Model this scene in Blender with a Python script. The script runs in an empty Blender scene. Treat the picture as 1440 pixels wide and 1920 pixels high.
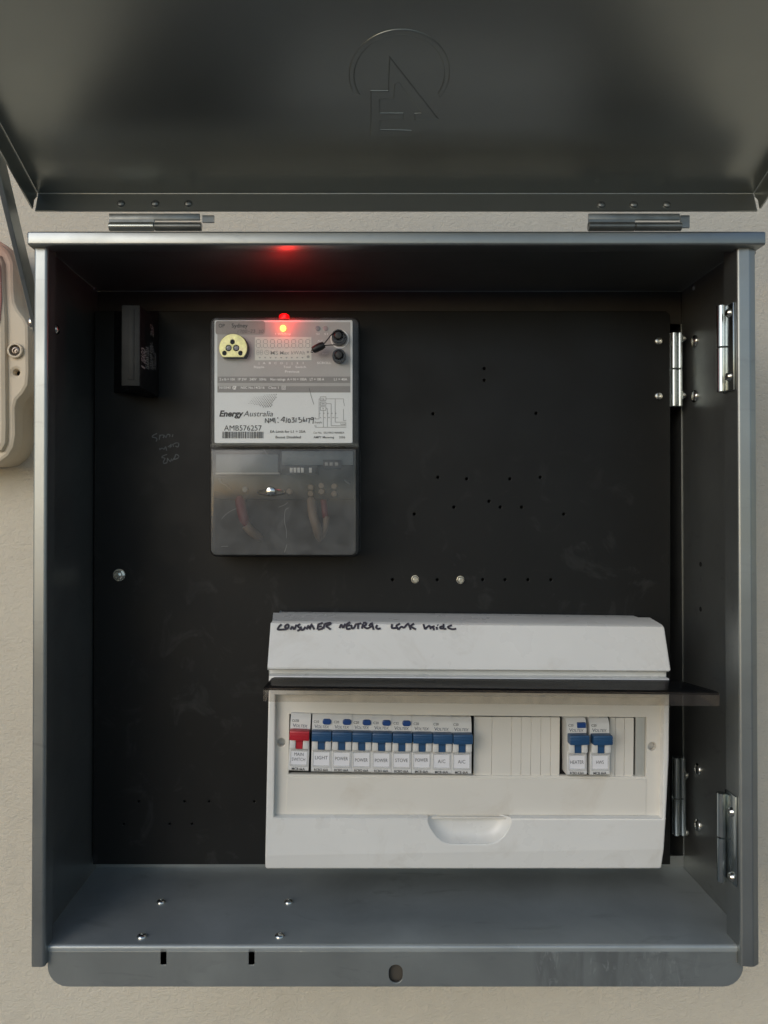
import bpy, bmesh, math, random
from mathutils import Vector, Matrix
from mathutils.geometry import tessellate_polygon
random.seed(7)
R = math.radians
SC = bpy.context.scene
COL = SC.collection

# ------------------------------------------------------------------ camera
F_PX, VPX, CY, PITCH, CAMZ = 1450.0, 680.0, 953.0, R(0.6), 1.5
cd = bpy.data.cameras.new('camera')
cam = bpy.data.objects.new('camera', cd); COL.objects.link(cam)
cam.location = (0, 0, CAMZ)
cam.rotation_euler = (R(90) + PITCH, 0, 0)
cd.sensor_width = 36; cd.lens = F_PX / 1920 * 36
cd.shift_x = (720 - VPX) / 1920; cd.shift_y = (CY - 960) / 1920
cd.clip_start = 0.01; cd.clip_end = 500
SC.camera = cam

# ------------------------------------------------------------------ sky, sun, exposure
SUN_EL, SUN_AZ = R(22), R(214)          # azimuth measured from +Y towards +X: front left of the wall
w = bpy.data.worlds.new('World'); SC.world = w; w.use_nodes = True
nt = w.node_tree; nt.nodes.clear()
sky = nt.nodes.new('ShaderNodeTexSky'); sky.sky_type = 'NISHITA'; sky.sun_disc = False
sky.sun_elevation = SUN_EL; sky.sun_rotation = SUN_AZ
sky.air_density = 1.0; sky.dust_density = 0.7; sky.ozone_density = 1.0
bg = nt.nodes.new('ShaderNodeBackground'); bg.inputs['Strength'].default_value = 0.13
wo = nt.nodes.new('ShaderNodeOutputWorld')
nt.links.new(sky.outputs[0], bg.inputs[0]); nt.links.new(bg.outputs[0], wo.inputs[0])
sl = bpy.data.lights.new('sun', 'SUN'); sl.energy = 0.65; sl.angle = R(35); sl.color = (1, 0.99, 0.98)
sun = bpy.data.objects.new('sun', sl); COL.objects.link(sun)
sdir = Vector((math.sin(SUN_AZ) * math.cos(SUN_EL), math.cos(SUN_AZ) * math.cos(SUN_EL), math.sin(SUN_EL)))
sun.rotation_euler = sdir.to_track_quat('Z', 'Y').to_euler()
sun.location = sdir * 5 + Vector((0, 0, 2))
SC.view_settings.view_transform = 'Standard'; SC.view_settings.look = 'None'
SC.view_settings.exposure = 0.08; SC.view_settings.gamma = 1.0

# ------------------------------------------------------------------ measuring helpers
def W(px, py, Y):
    """point at depth Y on the line of sight through a photograph pixel"""
    t = (CY - py) / F_PX
    z = Y * (t * math.cos(PITCH) + math.sin(PITCH)) / (math.cos(PITCH) - t * math.sin(PITCH))
    d = Y * math.cos(PITCH) + z * math.sin(PITCH)
    return Vector(((px - VPX) * d / F_PX, Y, CAMZ + z))
def ray(px, py):
    f = Vector((0, math.cos(PITCH), math.sin(PITCH))); u = Vector((0, -math.sin(PITCH), math.cos(PITCH)))
    return f + Vector(((px - VPX) / F_PX, 0, 0)) + u * ((CY - py) / F_PX)
def hit(px, py, p, n):
    o = Vector((0, 0, CAMZ)); d = ray(px, py)
    return o + d * ((p - o).dot(n) / d.dot(n))
ZF, ZL, ZB, ZP, ZW = 0.640, 0.647, 0.789, 0.776, 0.862

# ------------------------------------------------------------------ materials
def nodes(name):
    m = bpy.data.materials.new(name); m.use_nodes = True
    t = m.node_tree; b = t.nodes['Principled BSDF']
    return m, t, b
def mixcol(t, fac, a, b):
    n = t.nodes.new('ShaderNodeMix'); n.data_type = 'RGBA'
    if fac is not None: t.links.new(fac, n.inputs[0])
    for s, v in ((6, a), (7, b)):
        if hasattr(v, 'is_linked'): t.links.new(v, n.inputs[s])
        else: n.inputs[s].default_value = (*v, 1)
    return n.outputs[2]
def ramp(t, src, p0, p1, v0=0., v1=1.):
    r = t.nodes.new('ShaderNodeMapRange'); t.links.new(src, r.inputs[0])
    r.inputs[1].default_value = p0; r.inputs[2].default_value = p1
    r.inputs[3].default_value = v0; r.inputs[4].default_value = v1
    return r.outputs[0]
def noise(t, scale, detail=4., rough=.55, dist=0., vec=None):
    n = t.nodes.new('ShaderNodeTexNoise'); n.inputs['Scale'].default_value = scale
    n.inputs['Detail'].default_value = detail; n.inputs['Roughness'].default_value = rough
    n.inputs['Distortion'].default_value = dist
    if vec is None:
        tc = t.nodes.new('ShaderNodeTexCoord'); vec = tc.outputs['Object']
    t.links.new(vec, n.inputs['Vector'])
    return n.outputs[0]
def stretched(t, sc):
    tc = t.nodes.new('ShaderNodeTexCoord'); m = t.nodes.new('ShaderNodeMapping')
    m.inputs['Scale'].default_value = sc
    t.links.new(tc.outputs['Object'], m.inputs[0]); return m.outputs[0]
def bump(t, b, h, strength, dist):
    n = t.nodes.new('ShaderNodeBump'); n.inputs['Strength'].default_value = strength
    n.inputs['Distance'].default_value = dist
    t.links.new(h, n.inputs['Height']); t.links.new(n.outputs[0], b.inputs['Normal'])
def pmat(name, base, rough=.5, metal=0., var=.12, scale=30., bmp=0., bscale=400., spec=.5, rvar=.06, dirt=None, dirt_scale=25., dirt_lo=.58, dirt_hi=.72):
    m, t, b = nodes(name)
    b.inputs['Metallic'].default_value = metal
    b.inputs['Specular IOR Level'].default_value = spec
    n = noise(t, scale, 5)
    lo = tuple(c * (1 - var) for c in base); hi = tuple(min(1, c * (1 + var)) for c in base)
    c = mixcol(t, ramp(t, n, .3, .7), lo, hi)
    if dirt is not None:
        c = mixcol(t, ramp(t, noise(t, dirt_scale, 6, .65, .6), dirt_lo, dirt_hi, 0, .6), c, dirt)
    t.links.new(c, b.inputs['Base Color'])
    t.links.new(ramp(t, noise(t, scale * 2.3, 4), .3, .7, max(.02, rough - rvar), rough + rvar), b.inputs['Roughness'])
    if bmp: bump(t, b, noise(t, bscale, 3), bmp, .0004)
    return m
def clear(name, tint, haze_col=None, haze=0., gloss_rough=.06, ior=1.45, gloss=1.0, scuff=0.):
    """clear or smoked plastic: see-through tint, surface sheen, optional cloudiness"""
    m = bpy.data.materials.new(name); m.use_nodes = True; t = m.node_tree; t.nodes.clear()
    out = t.nodes.new('ShaderNodeOutputMaterial'); tr = t.nodes.new('ShaderNodeBsdfTransparent'); tr.inputs[0].default_value = (*tint, 1)
    gl = t.nodes.new('ShaderNodeBsdfGlossy'); gl.inputs['Roughness'].default_value = gloss_rough
    lw = t.nodes.new('ShaderNodeLayerWeight'); lw.inputs[0].default_value = .5
    mx = t.nodes.new('ShaderNodeMixShader')
    base = tr.outputs[0]
    if haze > 0:
        df = t.nodes.new('ShaderNodeBsdfDiffuse'); df.inputs[0].default_value = (*haze_col, 1)
        m2 = t.nodes.new('ShaderNodeMixShader')
        if scuff: t.links.new(ramp(t, noise(t, 45, 6, .6, .8), .35, .7, max(0, haze - scuff), haze + scuff), m2.inputs[0])
        else: m2.inputs[0].default_value = haze
        t.links.new(base, m2.inputs[1]); t.links.new(df.outputs[0], m2.inputs[2]); base = m2.outputs[0]
    pw_ = t.nodes.new('ShaderNodeMath'); pw_.operation = 'POWER'; pw_.inputs[1].default_value = 4.; t.links.new(lw.outputs['Facing'], pw_.inputs[0])
    t.links.new(ramp(t, pw_.outputs[0], 0, 1, .03 * gloss, .6 * gloss), mx.inputs[0])
    t.links.new(base, mx.inputs[1]); t.links.new(gl.outputs[0], mx.inputs[2])
    t.links.new(mx.outputs[0], out.inputs[0])
    return m
def emit(name, col, strength):
    m, t, b = nodes(name)
    b.inputs['Base Color'].default_value = (*col, 1); b.inputs['Emission Color'].default_value = (*col, 1)
    b.inputs['Emission Strength'].default_value = strength; b.inputs['Roughness'].default_value = .3
    return m

def steel_paint(name, base, metal, rough, smudge=.38, specks=.5, vary=1.):
    m, t, b = nodes(name)
    b.inputs['Metallic'].default_value = metal
    cloud = ramp(t, noise(t, 9, 6, .6, .5), .3, .72)
    c = mixcol(t, cloud, tuple(x * (1 - .12 * vary) for x in base), tuple(x * (1 + .10 * vary) for x in base))
    smear = ramp(t, noise(t, 1, 6, .6, 1.2, stretched(t, (14, 30, 60))), .60, .74, 0, smudge)
    c = mixcol(t, smear, c, tuple(x * .55 for x in base))
    dust = ramp(t, noise(t, 210, 3, .7), .70, .78, 0, specks)
    c = mixcol(t, dust, c, (.5, .52, .5))
    t.links.new(c, b.inputs['Base Color'])
    t.links.new(ramp(t, noise(t, 16, 6, .65), .3, .7, rough - .05 * vary, rough + .06 * vary), b.inputs['Roughness'])
    bump(t, b, noise(t, 700, 2), .08, .0002)
    return m
M = {}
M['paint'] = steel_paint('grey_satin_steel', (.33, .35, .347), .86, .37)
M['lidpaint'] = steel_paint('grey_satin_lid', (.34, .36, .345), .86, .29, .05, .06, .3)
def lip_mat():
    m = steel_paint('grey_satin_scuffed', (.35, .375, .37), .76, .43)
    t = m.node_tree; b = t.nodes['Principled BSDF']
    old = b.inputs['Base Color'].links[0].from_socket
    tc = t.nodes.new('ShaderNodeTexCoord'); sp = t.nodes.new('ShaderNodeSeparateXYZ'); t.links.new(tc.outputs['Object'], sp.inputs[0])
    def mul(a, c):
        n = t.nodes.new('ShaderNodeMath'); n.operation = 'MULTIPLY'; t.links.new(a, n.inputs[0]); t.links.new(c, n.inputs[1]); return n.outputs[0]
    box = mul(ramp(t, sp.outputs[0], .113, .119), ramp(t, sp.outputs[0], .225, .262, 1, 0))
    pale = mul(box, ramp(t, noise(t, 1, 5, .6, 1.0, stretched(t, (110, 60, 45))), .56, .66, 0, .55))
    dark = mul(box, ramp(t, noise(t, 1, 4, .6, .4, stretched(t, (55, 60, 14))), .47, .60, .05, .38))
    c = mixcol(t, dark, old, (.16, .17, .17)); c = mixcol(t, pale, c, (.5, .53, .53))
    t.links.new(c, b.inputs['Base Color']); return m
M['floor'] = steel_paint('grey_satin_dusty', (.39, .42, .415), .42, .40, .55, .8, 1.4)
M['lip'] = lip_mat()
M['zinc'] = pmat('bright_zinc', (.46, .50, .505), .24, 1., .05, 40, rvar=.03)
M['darkzinc'] = pmat('dull_dark_steel', (.20, .215, .22), .35, .8, .2, 50)
M['screw'] = pmat('screw_steel', (.66, .66, .62), .22, 1., .12, 90)
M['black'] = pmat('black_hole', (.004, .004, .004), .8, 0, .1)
M['blackplastic'] = pmat('black_plastic', (.012, .012, .013), .42, 0, .2, 60, .06)
M['board'] = None
def panel_mat():
    m, t, b = nodes('black_board')
    c = mixcol(t, ramp(t, noise(t, 12, 5), .3, .7), (.0048, .0053, .0054), (.0072, .0078, .0078))
    dust = ramp(t, noise(t, 26, 7, .62, 1.4), .56, .74, 0, .6)
    low = t.nodes.new('ShaderNodeTexCoord'); sp = t.nodes.new('ShaderNodeSeparateXYZ'); t.links.new(low.outputs['Object'], sp.inputs[0])
    n = t.nodes.new('ShaderNodeMath'); n.operation = 'MULTIPLY'
    t.links.new(dust, n.inputs[0]); t.links.new(ramp(t, sp.outputs[2], -.02 + .5, .5 - .36 + .2, 0, 1), n.inputs[1])
    c = mixcol(t, n.outputs[0], c, (.036, .037, .037))
    t.links.new(c, b.inputs['Base Color']); b.inputs['Specular IOR Level'].default_value = .3
    t.links.new(ramp(t, noise(t, 20, 6), .3, .7, .42, .56), b.inputs['Roughness'])
    bump(t, b, noise(t, 900, 2), .1, .0002)
    return m
M['board'] = panel_mat()
M['white'] = pmat('white_plastic', (.74, .735, .70), .30, 0, .03, 14, .03, 500, dirt=(.57, .54, .48), dirt_scale=24, dirt_lo=.55, dirt_hi=.78)
M['cream'] = pmat('cream_plastic', (.70, .675, .61), .42, 0, .03, 14, .03, 500, dirt=(.55, .49, .40), dirt_scale=18, dirt_lo=.55, dirt_hi=.8)
M['greyplastic'] = pmat('grey_plastic', (.42, .43, .40), .4, 0, .06)
M['breaker'] = pmat('breaker_grey_white', (.66, .66, .64), .38, 0, .03, 60, .04, 700, dirt=(.5, .48, .43), dirt_scale=60)
M['blue'] = pmat('blue_toggle', (.020, .078, .185), .38, 0, .1, 60)
M['blue2'] = pmat('blue_button', (.013, .06, .23), .35, 0, .1, 60)
M['red'] = pmat('red_toggle', (.46, .018, .032), .36, 0, .1, 60)
M['paper'] = pmat('label_paper', (.76, .76, .78), .5, 0, .03, 40)
M['bezel'] = clear('clear_window', (.97, .97, .97), (.8, .8, .8), .25, .12)
M['ink'] = pmat('black_ink', (.012, .012, .014), .6, 0, .05)
M['greyink'] = pmat('grey_ink', (.07, .07, .075), .6, 0, .1)
M['blueink'] = pmat('blue_grey_ink', (.06, .085, .13), .6, 0, .1)
M['marker'] = pmat('marker_ink', (.022, .016, .03), .5, 0, .4, 150)
M['whiteink'] = pmat('white_ink', (.88, .88, .86), .5, 0, .03)
M['chalk'] = pmat('chalk', (.14, .15, .15), .9, 0, .4, 300)
M['palegrey'] = pmat('pale_grey_print', (.44, .43, .415), .5, 0, .04, 40, dirt=(.33, .30, .28), dirt_scale=30, dirt_lo=.6, dirt_hi=.8)
M['midgrey'] = pmat('mid_grey_print', (.26, .25, .24), .5, 0, .05, 40)
M['labelwhite'] = pmat('meter_label_white', (.78, .81, .815), .45, 0, .03, 18, dirt=(.60, .60, .59), dirt_scale=22, dirt_lo=.6, dirt_hi=.8)
M['lcd'] = pmat('lcd_glass', (.68, .71, .64), .25, 0, .03, 60)
M['lcdseg'] = pmat('lcd_segment', (.33, .36, .33), .4, 0, .05)
M['taupe'] = pmat('taupe_sticker', (.31, .285, .265), .5, 0, .12, 60)
M['brass'] = pmat('yellow_passivated', (.60, .57, .27), .34, .85, .3, 120, .1, 300, dirt=(.42, .33, .26), dirt_scale=120, dirt_lo=.45, dirt_hi=.7)
M['lens'] = pmat('grey_lens', (.30, .30, .34), .2, 0, .1)
M['dotgrey'] = pmat('dot_grey', (.22, .22, .24), .4); M['dotpink'] = pmat('dot_pink', (.33, .26, .26), .4)
M['led'] = emit('red_led_glow', (1, .16, .03), 9.)
M['leddome'] = emit('red_light_pipe', (.6, .010, .015), .2)
M['clear'] = clear('clear_cover', (.985, .985, .98), (.5, .5, .5), .02, .08, scuff=.015, gloss=.6)
M['termcover'] = clear('cloudy_clear_cover', (.90, .90, .89), (.24, .245, .242), .36, .14, scuff=.12)
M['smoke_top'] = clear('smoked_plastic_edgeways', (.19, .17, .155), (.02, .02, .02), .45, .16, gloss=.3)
M['smoke'] = clear('smoked_plastic', (.95, .93, .90), (.18, .16, .145), .09, .10, gloss=.6, scuff=.06)
M['copper'] = pmat('red_insulation', (.15, .014, .018), .5); M['tan'] = pmat('tan_insulation', (.24, .18, .13), .5)
M['termblock'] = pmat('dark_terminal_block', (.016, .0165, .017), .5, 0, .15)
M['termgrey'] = pmat('grey_terminal_shield', (.19, .225, .24), .4, 0, .1)
def wall_mat():
    m, t, b = nodes('beige_render')
    c = mixcol(t, ramp(t, noise(t, 2.2, 4), .3, .7), (.63, .57, .46), (.68, .62, .505))
    c = mixcol(t, ramp(t, noise(t, 30, 5), .5, .8, 0, .3), c, (.50, .45, .36))
    t.links.new(c, b.inputs['Base Color']); b.inputs['Roughness'].default_value = .75; b.inputs['Specular IOR Level'].default_value = .3
    h1 = noise(t, 1, 3, .55, .9, stretched(t, (150, 150, 240)))
    a = t.nodes.new('ShaderNodeMath'); a.operation = 'MULTIPLY_ADD'; t.links.new(ramp(t, h1, .35, .62), a.inputs[0]); a.inputs[1].default_value = .8
    t.links.new(noise(t, 500, 2), a.inputs[2])
    bump(t, b, a.outputs[0], .5, .0011); return m
M['wall'] = wall_mat()
M['ground'] = pmat('grey_paving', (.14, .135, .125), .8, 0, .2, 3)
def iso_mat():
    m, t, b = nodes('weathered_cream')
    c = mixcol(t, ramp(t, noise(t, 20, 5), .3, .7), (.66, .55, .40), (.70, .60, .45))
    tc = t.nodes.new('ShaderNodeTexCoord'); sp = t.nodes.new('ShaderNodeSeparateXYZ'); t.links.new(tc.outputs['Object'], sp.inputs[0])
    n = t.nodes.new('ShaderNodeMath'); n.operation = 'MULTIPLY_ADD'; t.links.new(noise(t, 40, 5), n.inputs[0]); n.inputs[1].default_value = .06; t.links.new(sp.outputs[2], n.inputs[2])
    c = mixcol(t, ramp(t, n.outputs[0], .185, .255, 0, .85), c, (.42, .21, .14))
    t.links.new(c, b.inputs['Base Color']); b.inputs['Roughness'].default_value = .5
    bump(t, b, noise(t, 600, 2), .1, .0003); return m
M['iso'] = iso_mat()
M['rust'] = pmat('faded_red', (.30, .13, .10), .6, 0, .25, 90, .2, 500, dirt=(.5, .4, .33), dirt_scale=90)

# ------------------------------------------------------------------ mesh helpers
def area(p): return sum(p[i][0] * p[(i + 1) % len(p)][1] - p[(i + 1) % len(p)][0] * p[i][1] for i in range(len(p))) / 2
def ccw(p):
    p = [(q[0], q[1]) for q in p]
    return p if area(p) > 0 else p[::-1]
def inset(p, d):
    n = len(p); out = []
    for i in range(n):
        a, b, c = Vector(p[i - 1]), Vector(p[i]), Vector(p[(i + 1) % n])
        e1 = (b - a); e2 = (c - b)
        if e1.length < 1e-9 or e2.length < 1e-9: out.append(tuple(b)); continue
        e1.normalize(); e2.normalize()
        n1 = Vector((-e1.y, e1.x)); n2 = Vector((-e2.y, e2.x)); m = n1 + n2
        if m.length < 1e-6: out.append(tuple(b + n1 * d)); continue
        m.normalize(); k = max(.35, m.dot(n1)); out.append(tuple(b + m * (d / k)))
    return out
def rrect(x0, y0, x1, y1, r, n=5):
    rs = r if isinstance(r, (tuple, list)) else (r,) * 4      # corners: x0y0, x1y0, x1y1, x0y1
    pts = []
    for (cx, cy, a0, rr) in ((x0, y0, 180, rs[0]), (x1, y0, 270, rs[1]), (x1, y1, 0, rs[2]), (x0, y1, 90, rs[3])):
        if rr == 0: pts.append((cx, cy)); continue
        ox = cx + (rr if cx == x0 else -rr); oy = cy + (rr if cy == y0 else -rr)
        for i in range(n + 1):
            a = R(a0 + 90 * i / n); pts.append((ox + rr * math.cos(a), oy + rr * math.sin(a)))
    return pts
def circ(cx, cy, r, n=16, ry=None): return [(cx + r * math.cos(2 * math.pi * i / n), cy + (ry or r) * math.sin(2 * math.pi * i / n)) for i in range(n)]
def fillet(pts, r, n=4):
    out = [Vector(pts[0])]
    for i in range(1, len(pts) - 1):
        a, b, c = Vector(pts[i - 1]), Vector(pts[i]), Vector(pts[i + 1])
        u = (a - b).normalized(); v = (c - b).normalized()
        ang = u.angle(v) / 2; d = min(r / math.tan(ang), (a - b).length * .49, (c - b).length * .49)
        p, q = b + u * d, b + v * d
        for k in range(n + 1):
            s = k / n; out.append(p * (1 - s) ** 2 + b * 2 * s * (1 - s) + q * s * s)
    out.append(Vector(pts[-1])); return out
class MB:
    def __init__(s, origin=(0, 0, 0)): s.bm = bmesh.new(); s.o = Vector(origin); s.flat = s.bm.faces.layers.int.new('flat')
    def v(s, p): return s.bm.verts.new(p)
    def f(s, vs):
        try: return s.bm.faces.new(vs)
        except ValueError: return None
    def box(s, x0, x1, y0, y1, z0, z1, bev=0, seg=2, mat=None):
        x0, x1 = min(x0, x1), max(x0, x1); y0, y1 = min(y0, y1), max(y0, y1); z0, z1 = min(z0, z1), max(z0, z1)
        P = [(x0, y0, z0), (x1, y0, z0), (x1, y1, z0), (x0, y1, z0), (x0, y0, z1), (x1, y0, z1), (x1, y1, z1), (x0, y1, z1)]
        if mat is not None: P = [mat @ Vector(p) for p in P]
        V = [s.v(p) for p in P]
        Fs = [s.f([V[i] for i in q]) for q in ((3, 2, 1, 0), (4, 5, 6, 7), (0, 1, 5, 4), (1, 2, 6, 5), (2, 3, 7, 6), (3, 0, 4, 7))]
        if bev:
            ed = list({e for fc in Fs for e in fc.edges})
            bmesh.ops.bevel(s.bm, geom=ed, offset=bev, segments=seg, affect='EDGES', profile=.5)
        return s
    def loops(s, rings, closed=True, cap0=True, cap1=True):
        R_ = [[s.v(p) for p in r] for r in rings]; n = len(R_[0])
        for a, b in zip(R_, R_[1:]):
            for i in range(n if closed else n - 1):
                j = (i + 1) % n; s.f([a[i], a[j], b[j], b[i]])
        if cap0: s.f(R_[0][::-1])
        if cap1: s.f(R_[-1])
        return s
    def lathe(s, o, axis, prof, n=20, phase=0.):
        axis = Vector(axis).normalized(); o = Vector(o)
        u = axis.orthogonal().normalized(); w_ = axis.cross(u)
        rings = [[o + axis * h + (u * math.cos(phase + 2 * math.pi * i / n) + w_ * math.sin(phase + 2 * math.pi * i / n)) * max(r, 1e-5) for i in range(n)] for r, h in prof]
        return s.loops(rings)
    def cyl(s, a, b, r, n=18, bev=0.):
        a, b = Vector(a), Vector(b); L = (b - a).length
        pr = [(r, 0), (r, L)] if not bev else [(r - bev, 0), (r, bev), (r, L - bev), (r - bev, L)]
        return s.lathe(a, b - a, pr, n)
    def tube(s, pts, r, n=8):
        pts = [Vector(p) for p in pts]; rings = []; prev = None
        for i, p in enumerate(pts):
            d = (pts[min(i + 1, len(pts) - 1)] - pts[max(i - 1, 0)]).normalized()
            u = d.orthogonal().normalized() if prev is None else (prev - d * prev.dot(d)).normalized()
            prev = u; w_ = d.cross(u); rr = r[i] if isinstance(r, (list, tuple)) else r
            rings.append([p + (u * math.cos(2 * math.pi * k / n) + w_ * math.sin(2 * math.pi * k / n)) * rr for k in range(n)])
        return s.loops(rings)
    def prism(s, poly3, vec):
        vec = Vector(vec); return s.loops([[Vector(p) for p in poly3], [Vector(p) + vec for p in poly3]], cap0=False, cap1=False)._caps(poly3, vec)
    def _caps(s, poly3, vec):
        tri = tessellate_polygon([[Vector(p) for p in poly3]])
        for off in (Vector((0, 0, 0)), vec):
            V = [s.v(Vector(p) + off) for p in poly3]
            for t in tri: s.f([V[i] for i in t])
        return s
    def slab(s, outer, yf, yb, bev=0., holes=(), back=True, T=None):
        """plate from an XZ outline, front at yf (toward the camera), rounded front edge"""
        T = T or (lambda x, z, y: Vector((x, y, z)))
        sg = 1 if yb > yf else -1
        outer = ccw(outer); holes = [ccw(h) for h in holes]
        steps = [(0, bev), (bev * .3, bev * .3), (bev, 0)] if bev else [(0, 0)]
        def ring(p, ins, y): return [T(q[0], q[1], y) for q in (inset(p, ins) if ins else p)]
        def side(p, sign):
            rings = [ring(p, 0, yb)] + [ring(p, sign * i, yf + sg * dy) for i, dy in steps]
            s.loops(rings, cap0=False, cap1=False)
        side(outer, 1)
        for h in holes: side(h, -1)
        for ins, y in ((bev, yf), (0, yb)):
            if y == yb and not back: continue
            polys = [ring(outer, ins, y)] + [ring(h, -ins, y) for h in holes]
            flat2 = [[Vector((q[0], q[1], 0)) for q in (inset(outer, ins) if ins else outer)]] + [[Vector((q[0], q[1], 0)) for q in (inset(h, -ins) if ins else h)] for h in holes]
            tri = tessellate_polygon(flat2)
            V = [s.v(q) for p in polys for q in p]
            for t in tri:
                fc = s.f([V[i] for i in t])
                if fc: fc[s.flat] = 1
        return s
    def fold(s, pts, th, T, a0, a1, r=.003, n=4):
        """bent sheet: centre line pts (2-D), thickness th, run from a0 to a1"""
        p = fillet(pts, r, n); m = len(p); L, Rr = [], []
        for i in range(m):
            d = (p[min(i + 1, m - 1)] - p[max(i - 1, 0)])
            if d.length < 1e-9: d = Vector((1, 0))
            d.normalize(); nn = Vector((-d.y, d.x)) * (th / 2); L.append(p[i] + nn); Rr.append(p[i] - nn)
        loop = L + Rr[::-1]
        A = [s.v(T(q.x, q.y, a0)) for q in loop]; B = [s.v(T(q.x, q.y, a1)) for q in loop]; k = len(loop)
        for i in range(k):
            fc = s.f([A[i], A[(i + 1) % k], B[(i + 1) % k], B[i]])
            if fc and (loop[i] - loop[(i + 1) % k]).length > .004: fc[s.flat] = 1
        for i in range(m - 1):
            s.f([A[i], A[i + 1], A[k - 2 - i], A[k - 1 - i]]); s.f([B[i], B[i + 1], B[k - 2 - i], B[k - 1 - i]])
        return s
    def poly(s, pts3, tri=None):
        tri = tri or tessellate_polygon([[Vector(p) for p in pts3]]); V = [s.v(p) for p in pts3]
        for t in tri: s.f([V[i] for i in t])
        return s
    def build(s, name, mat, parent=None, smooth=True, loc=None):
        bm = s.bm
        bmesh.ops.remove_doubles(bm, verts=bm.verts, dist=2e-6)
        bmesh.ops.recalc_face_normals(bm, faces=bm.faces)
        bm.normal_update()
        if smooth:
            for fc in bm.faces: fc.smooth = not fc[s.flat]
            for e in bm.edges:
                if len(e.link_faces) != 2 or e.calc_face_angle(3.) > R(38): e.smooth = False
        if s.o.length: bmesh.ops.translate(bm, verts=bm.verts, vec=-s.o)
        me = bpy.data.meshes.new(name); bm.to_mesh(me); bm.free(); me.materials.append(mat)
        o = bpy.data.objects.new(name, me); COL.objects.link(o)
        if parent is not None: o.parent = parent
        elif loc is not None: o.location = loc
        elif s.o.length: o.location = s.o
        return o
def tag(o, label=None, cat=None, group=None, kind=None):
    for k, v in (('label', label), ('category', cat), ('group', group), ('kind', kind)):
        if v: o[k] = v
    return o
def thing(name, loc, label, cat, group=None):
    o = bpy.data.objects.new(name, None); COL.objects.link(o); o.location = loc; o.empty_display_size = .02
    return tag(o, label, cat, group)

# flat print -------------------------------------------------------------------
_gl = {}
def glyphs(txt, shear=0., bold=0.):
    key = (txt, shear, bold)
    if key not in _gl:
        c = bpy.data.curves.new('print', 'FONT'); c.body = txt; c.shear = shear; c.offset = bold; c.resolution_u = 3
        c.fill_mode = 'FRONT' if hasattr(c, 'fill_mode') else c.fill_mode
        o = bpy.data.objects.new('print', c); COL.objects.link(o)
        me = bpy.data.meshes.new_from_object(o)
        vs = [(v.co.x, v.co.y) for v in me.vertices]; fs = [tuple(p.vertices) for p in me.polygons]
        bpy.data.objects.remove(o); bpy.data.curves.remove(c); bpy.data.meshes.remove(me)
        _gl[key] = (vs, fs)
    return _gl[key]
CAP = max(v[1] for v in glyphs('H')[0])
def text(mb, txt, T, x0, x1, base, cap, shear=0., bold=0.):
    """flat lettering fitted between x0 and x1; T maps (x, y) of the print to a point"""
    vs, fs = glyphs(txt, shear, bold)
    if not vs: return
    mn = min(v[0] for v in vs); mx = max(v[0] for v in vs)
    V = [mb.v(T(x0 + (v[0] - mn) / (mx - mn) * (x1 - x0), base + v[1] / CAP * cap)) for v in vs]
    for q in fs: mb.f([V[i] for i in q])
def ribbon(mb, pts, wd, T, lift):
    p = [Vector(q) for q in pts]; m = len(p); A, B = [], []
    for i in range(m):
        d = p[min(i + 1, m - 1)] - p[max(i - 1, 0)]
        if d.length < 1e-9: d = Vector((1, 0))
        d.normalize(); nn = Vector((-d.y, d.x)) * wd / 2
        if 0 < i < m - 1:
            e = (p[i] - p[i - 1]).normalized(); k = abs(Vector((-e.y, e.x)).dot(nn.normalized())); nn /= max(.55, k)
        a = p[i] + nn; b = p[i] - nn
        A.append(mb.v(T(a.x, a.y) + lift)); B.append(mb.v(T(b.x, b.y) + lift))
    for i in range(m - 1): mb.f([A[i], A[i + 1], B[i + 1], B[i]])
def smooth_line(pts, n=4):
    p = [Vector(q) for q in pts]; out = []
    for i in range(len(p) - 1):
        a, b, c, d = p[max(i - 1, 0)], p[i], p[i + 1], p[min(i + 2, len(p) - 1)]
        for k in range(n):
            t = k / n
            out.append(.5 * ((2 * b) + (c - a) * t + (2 * a - 5 * b + 4 * c - d) * t * t + (3 * b - a - 3 * c + d) * t ** 3))
    out.append(p[-1]); return out
_lift = [0]
def strokes(mb, lines, wd, T, curve=True):
    for ln in lines:
        _lift[0] = (_lift[0] + 1) % 12
        ribbon(mb, smooth_line(ln, 3) if curve and len(ln) > 2 else ln, wd, T, Vector((0, -.000012 * _lift[0], 0)))
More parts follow.
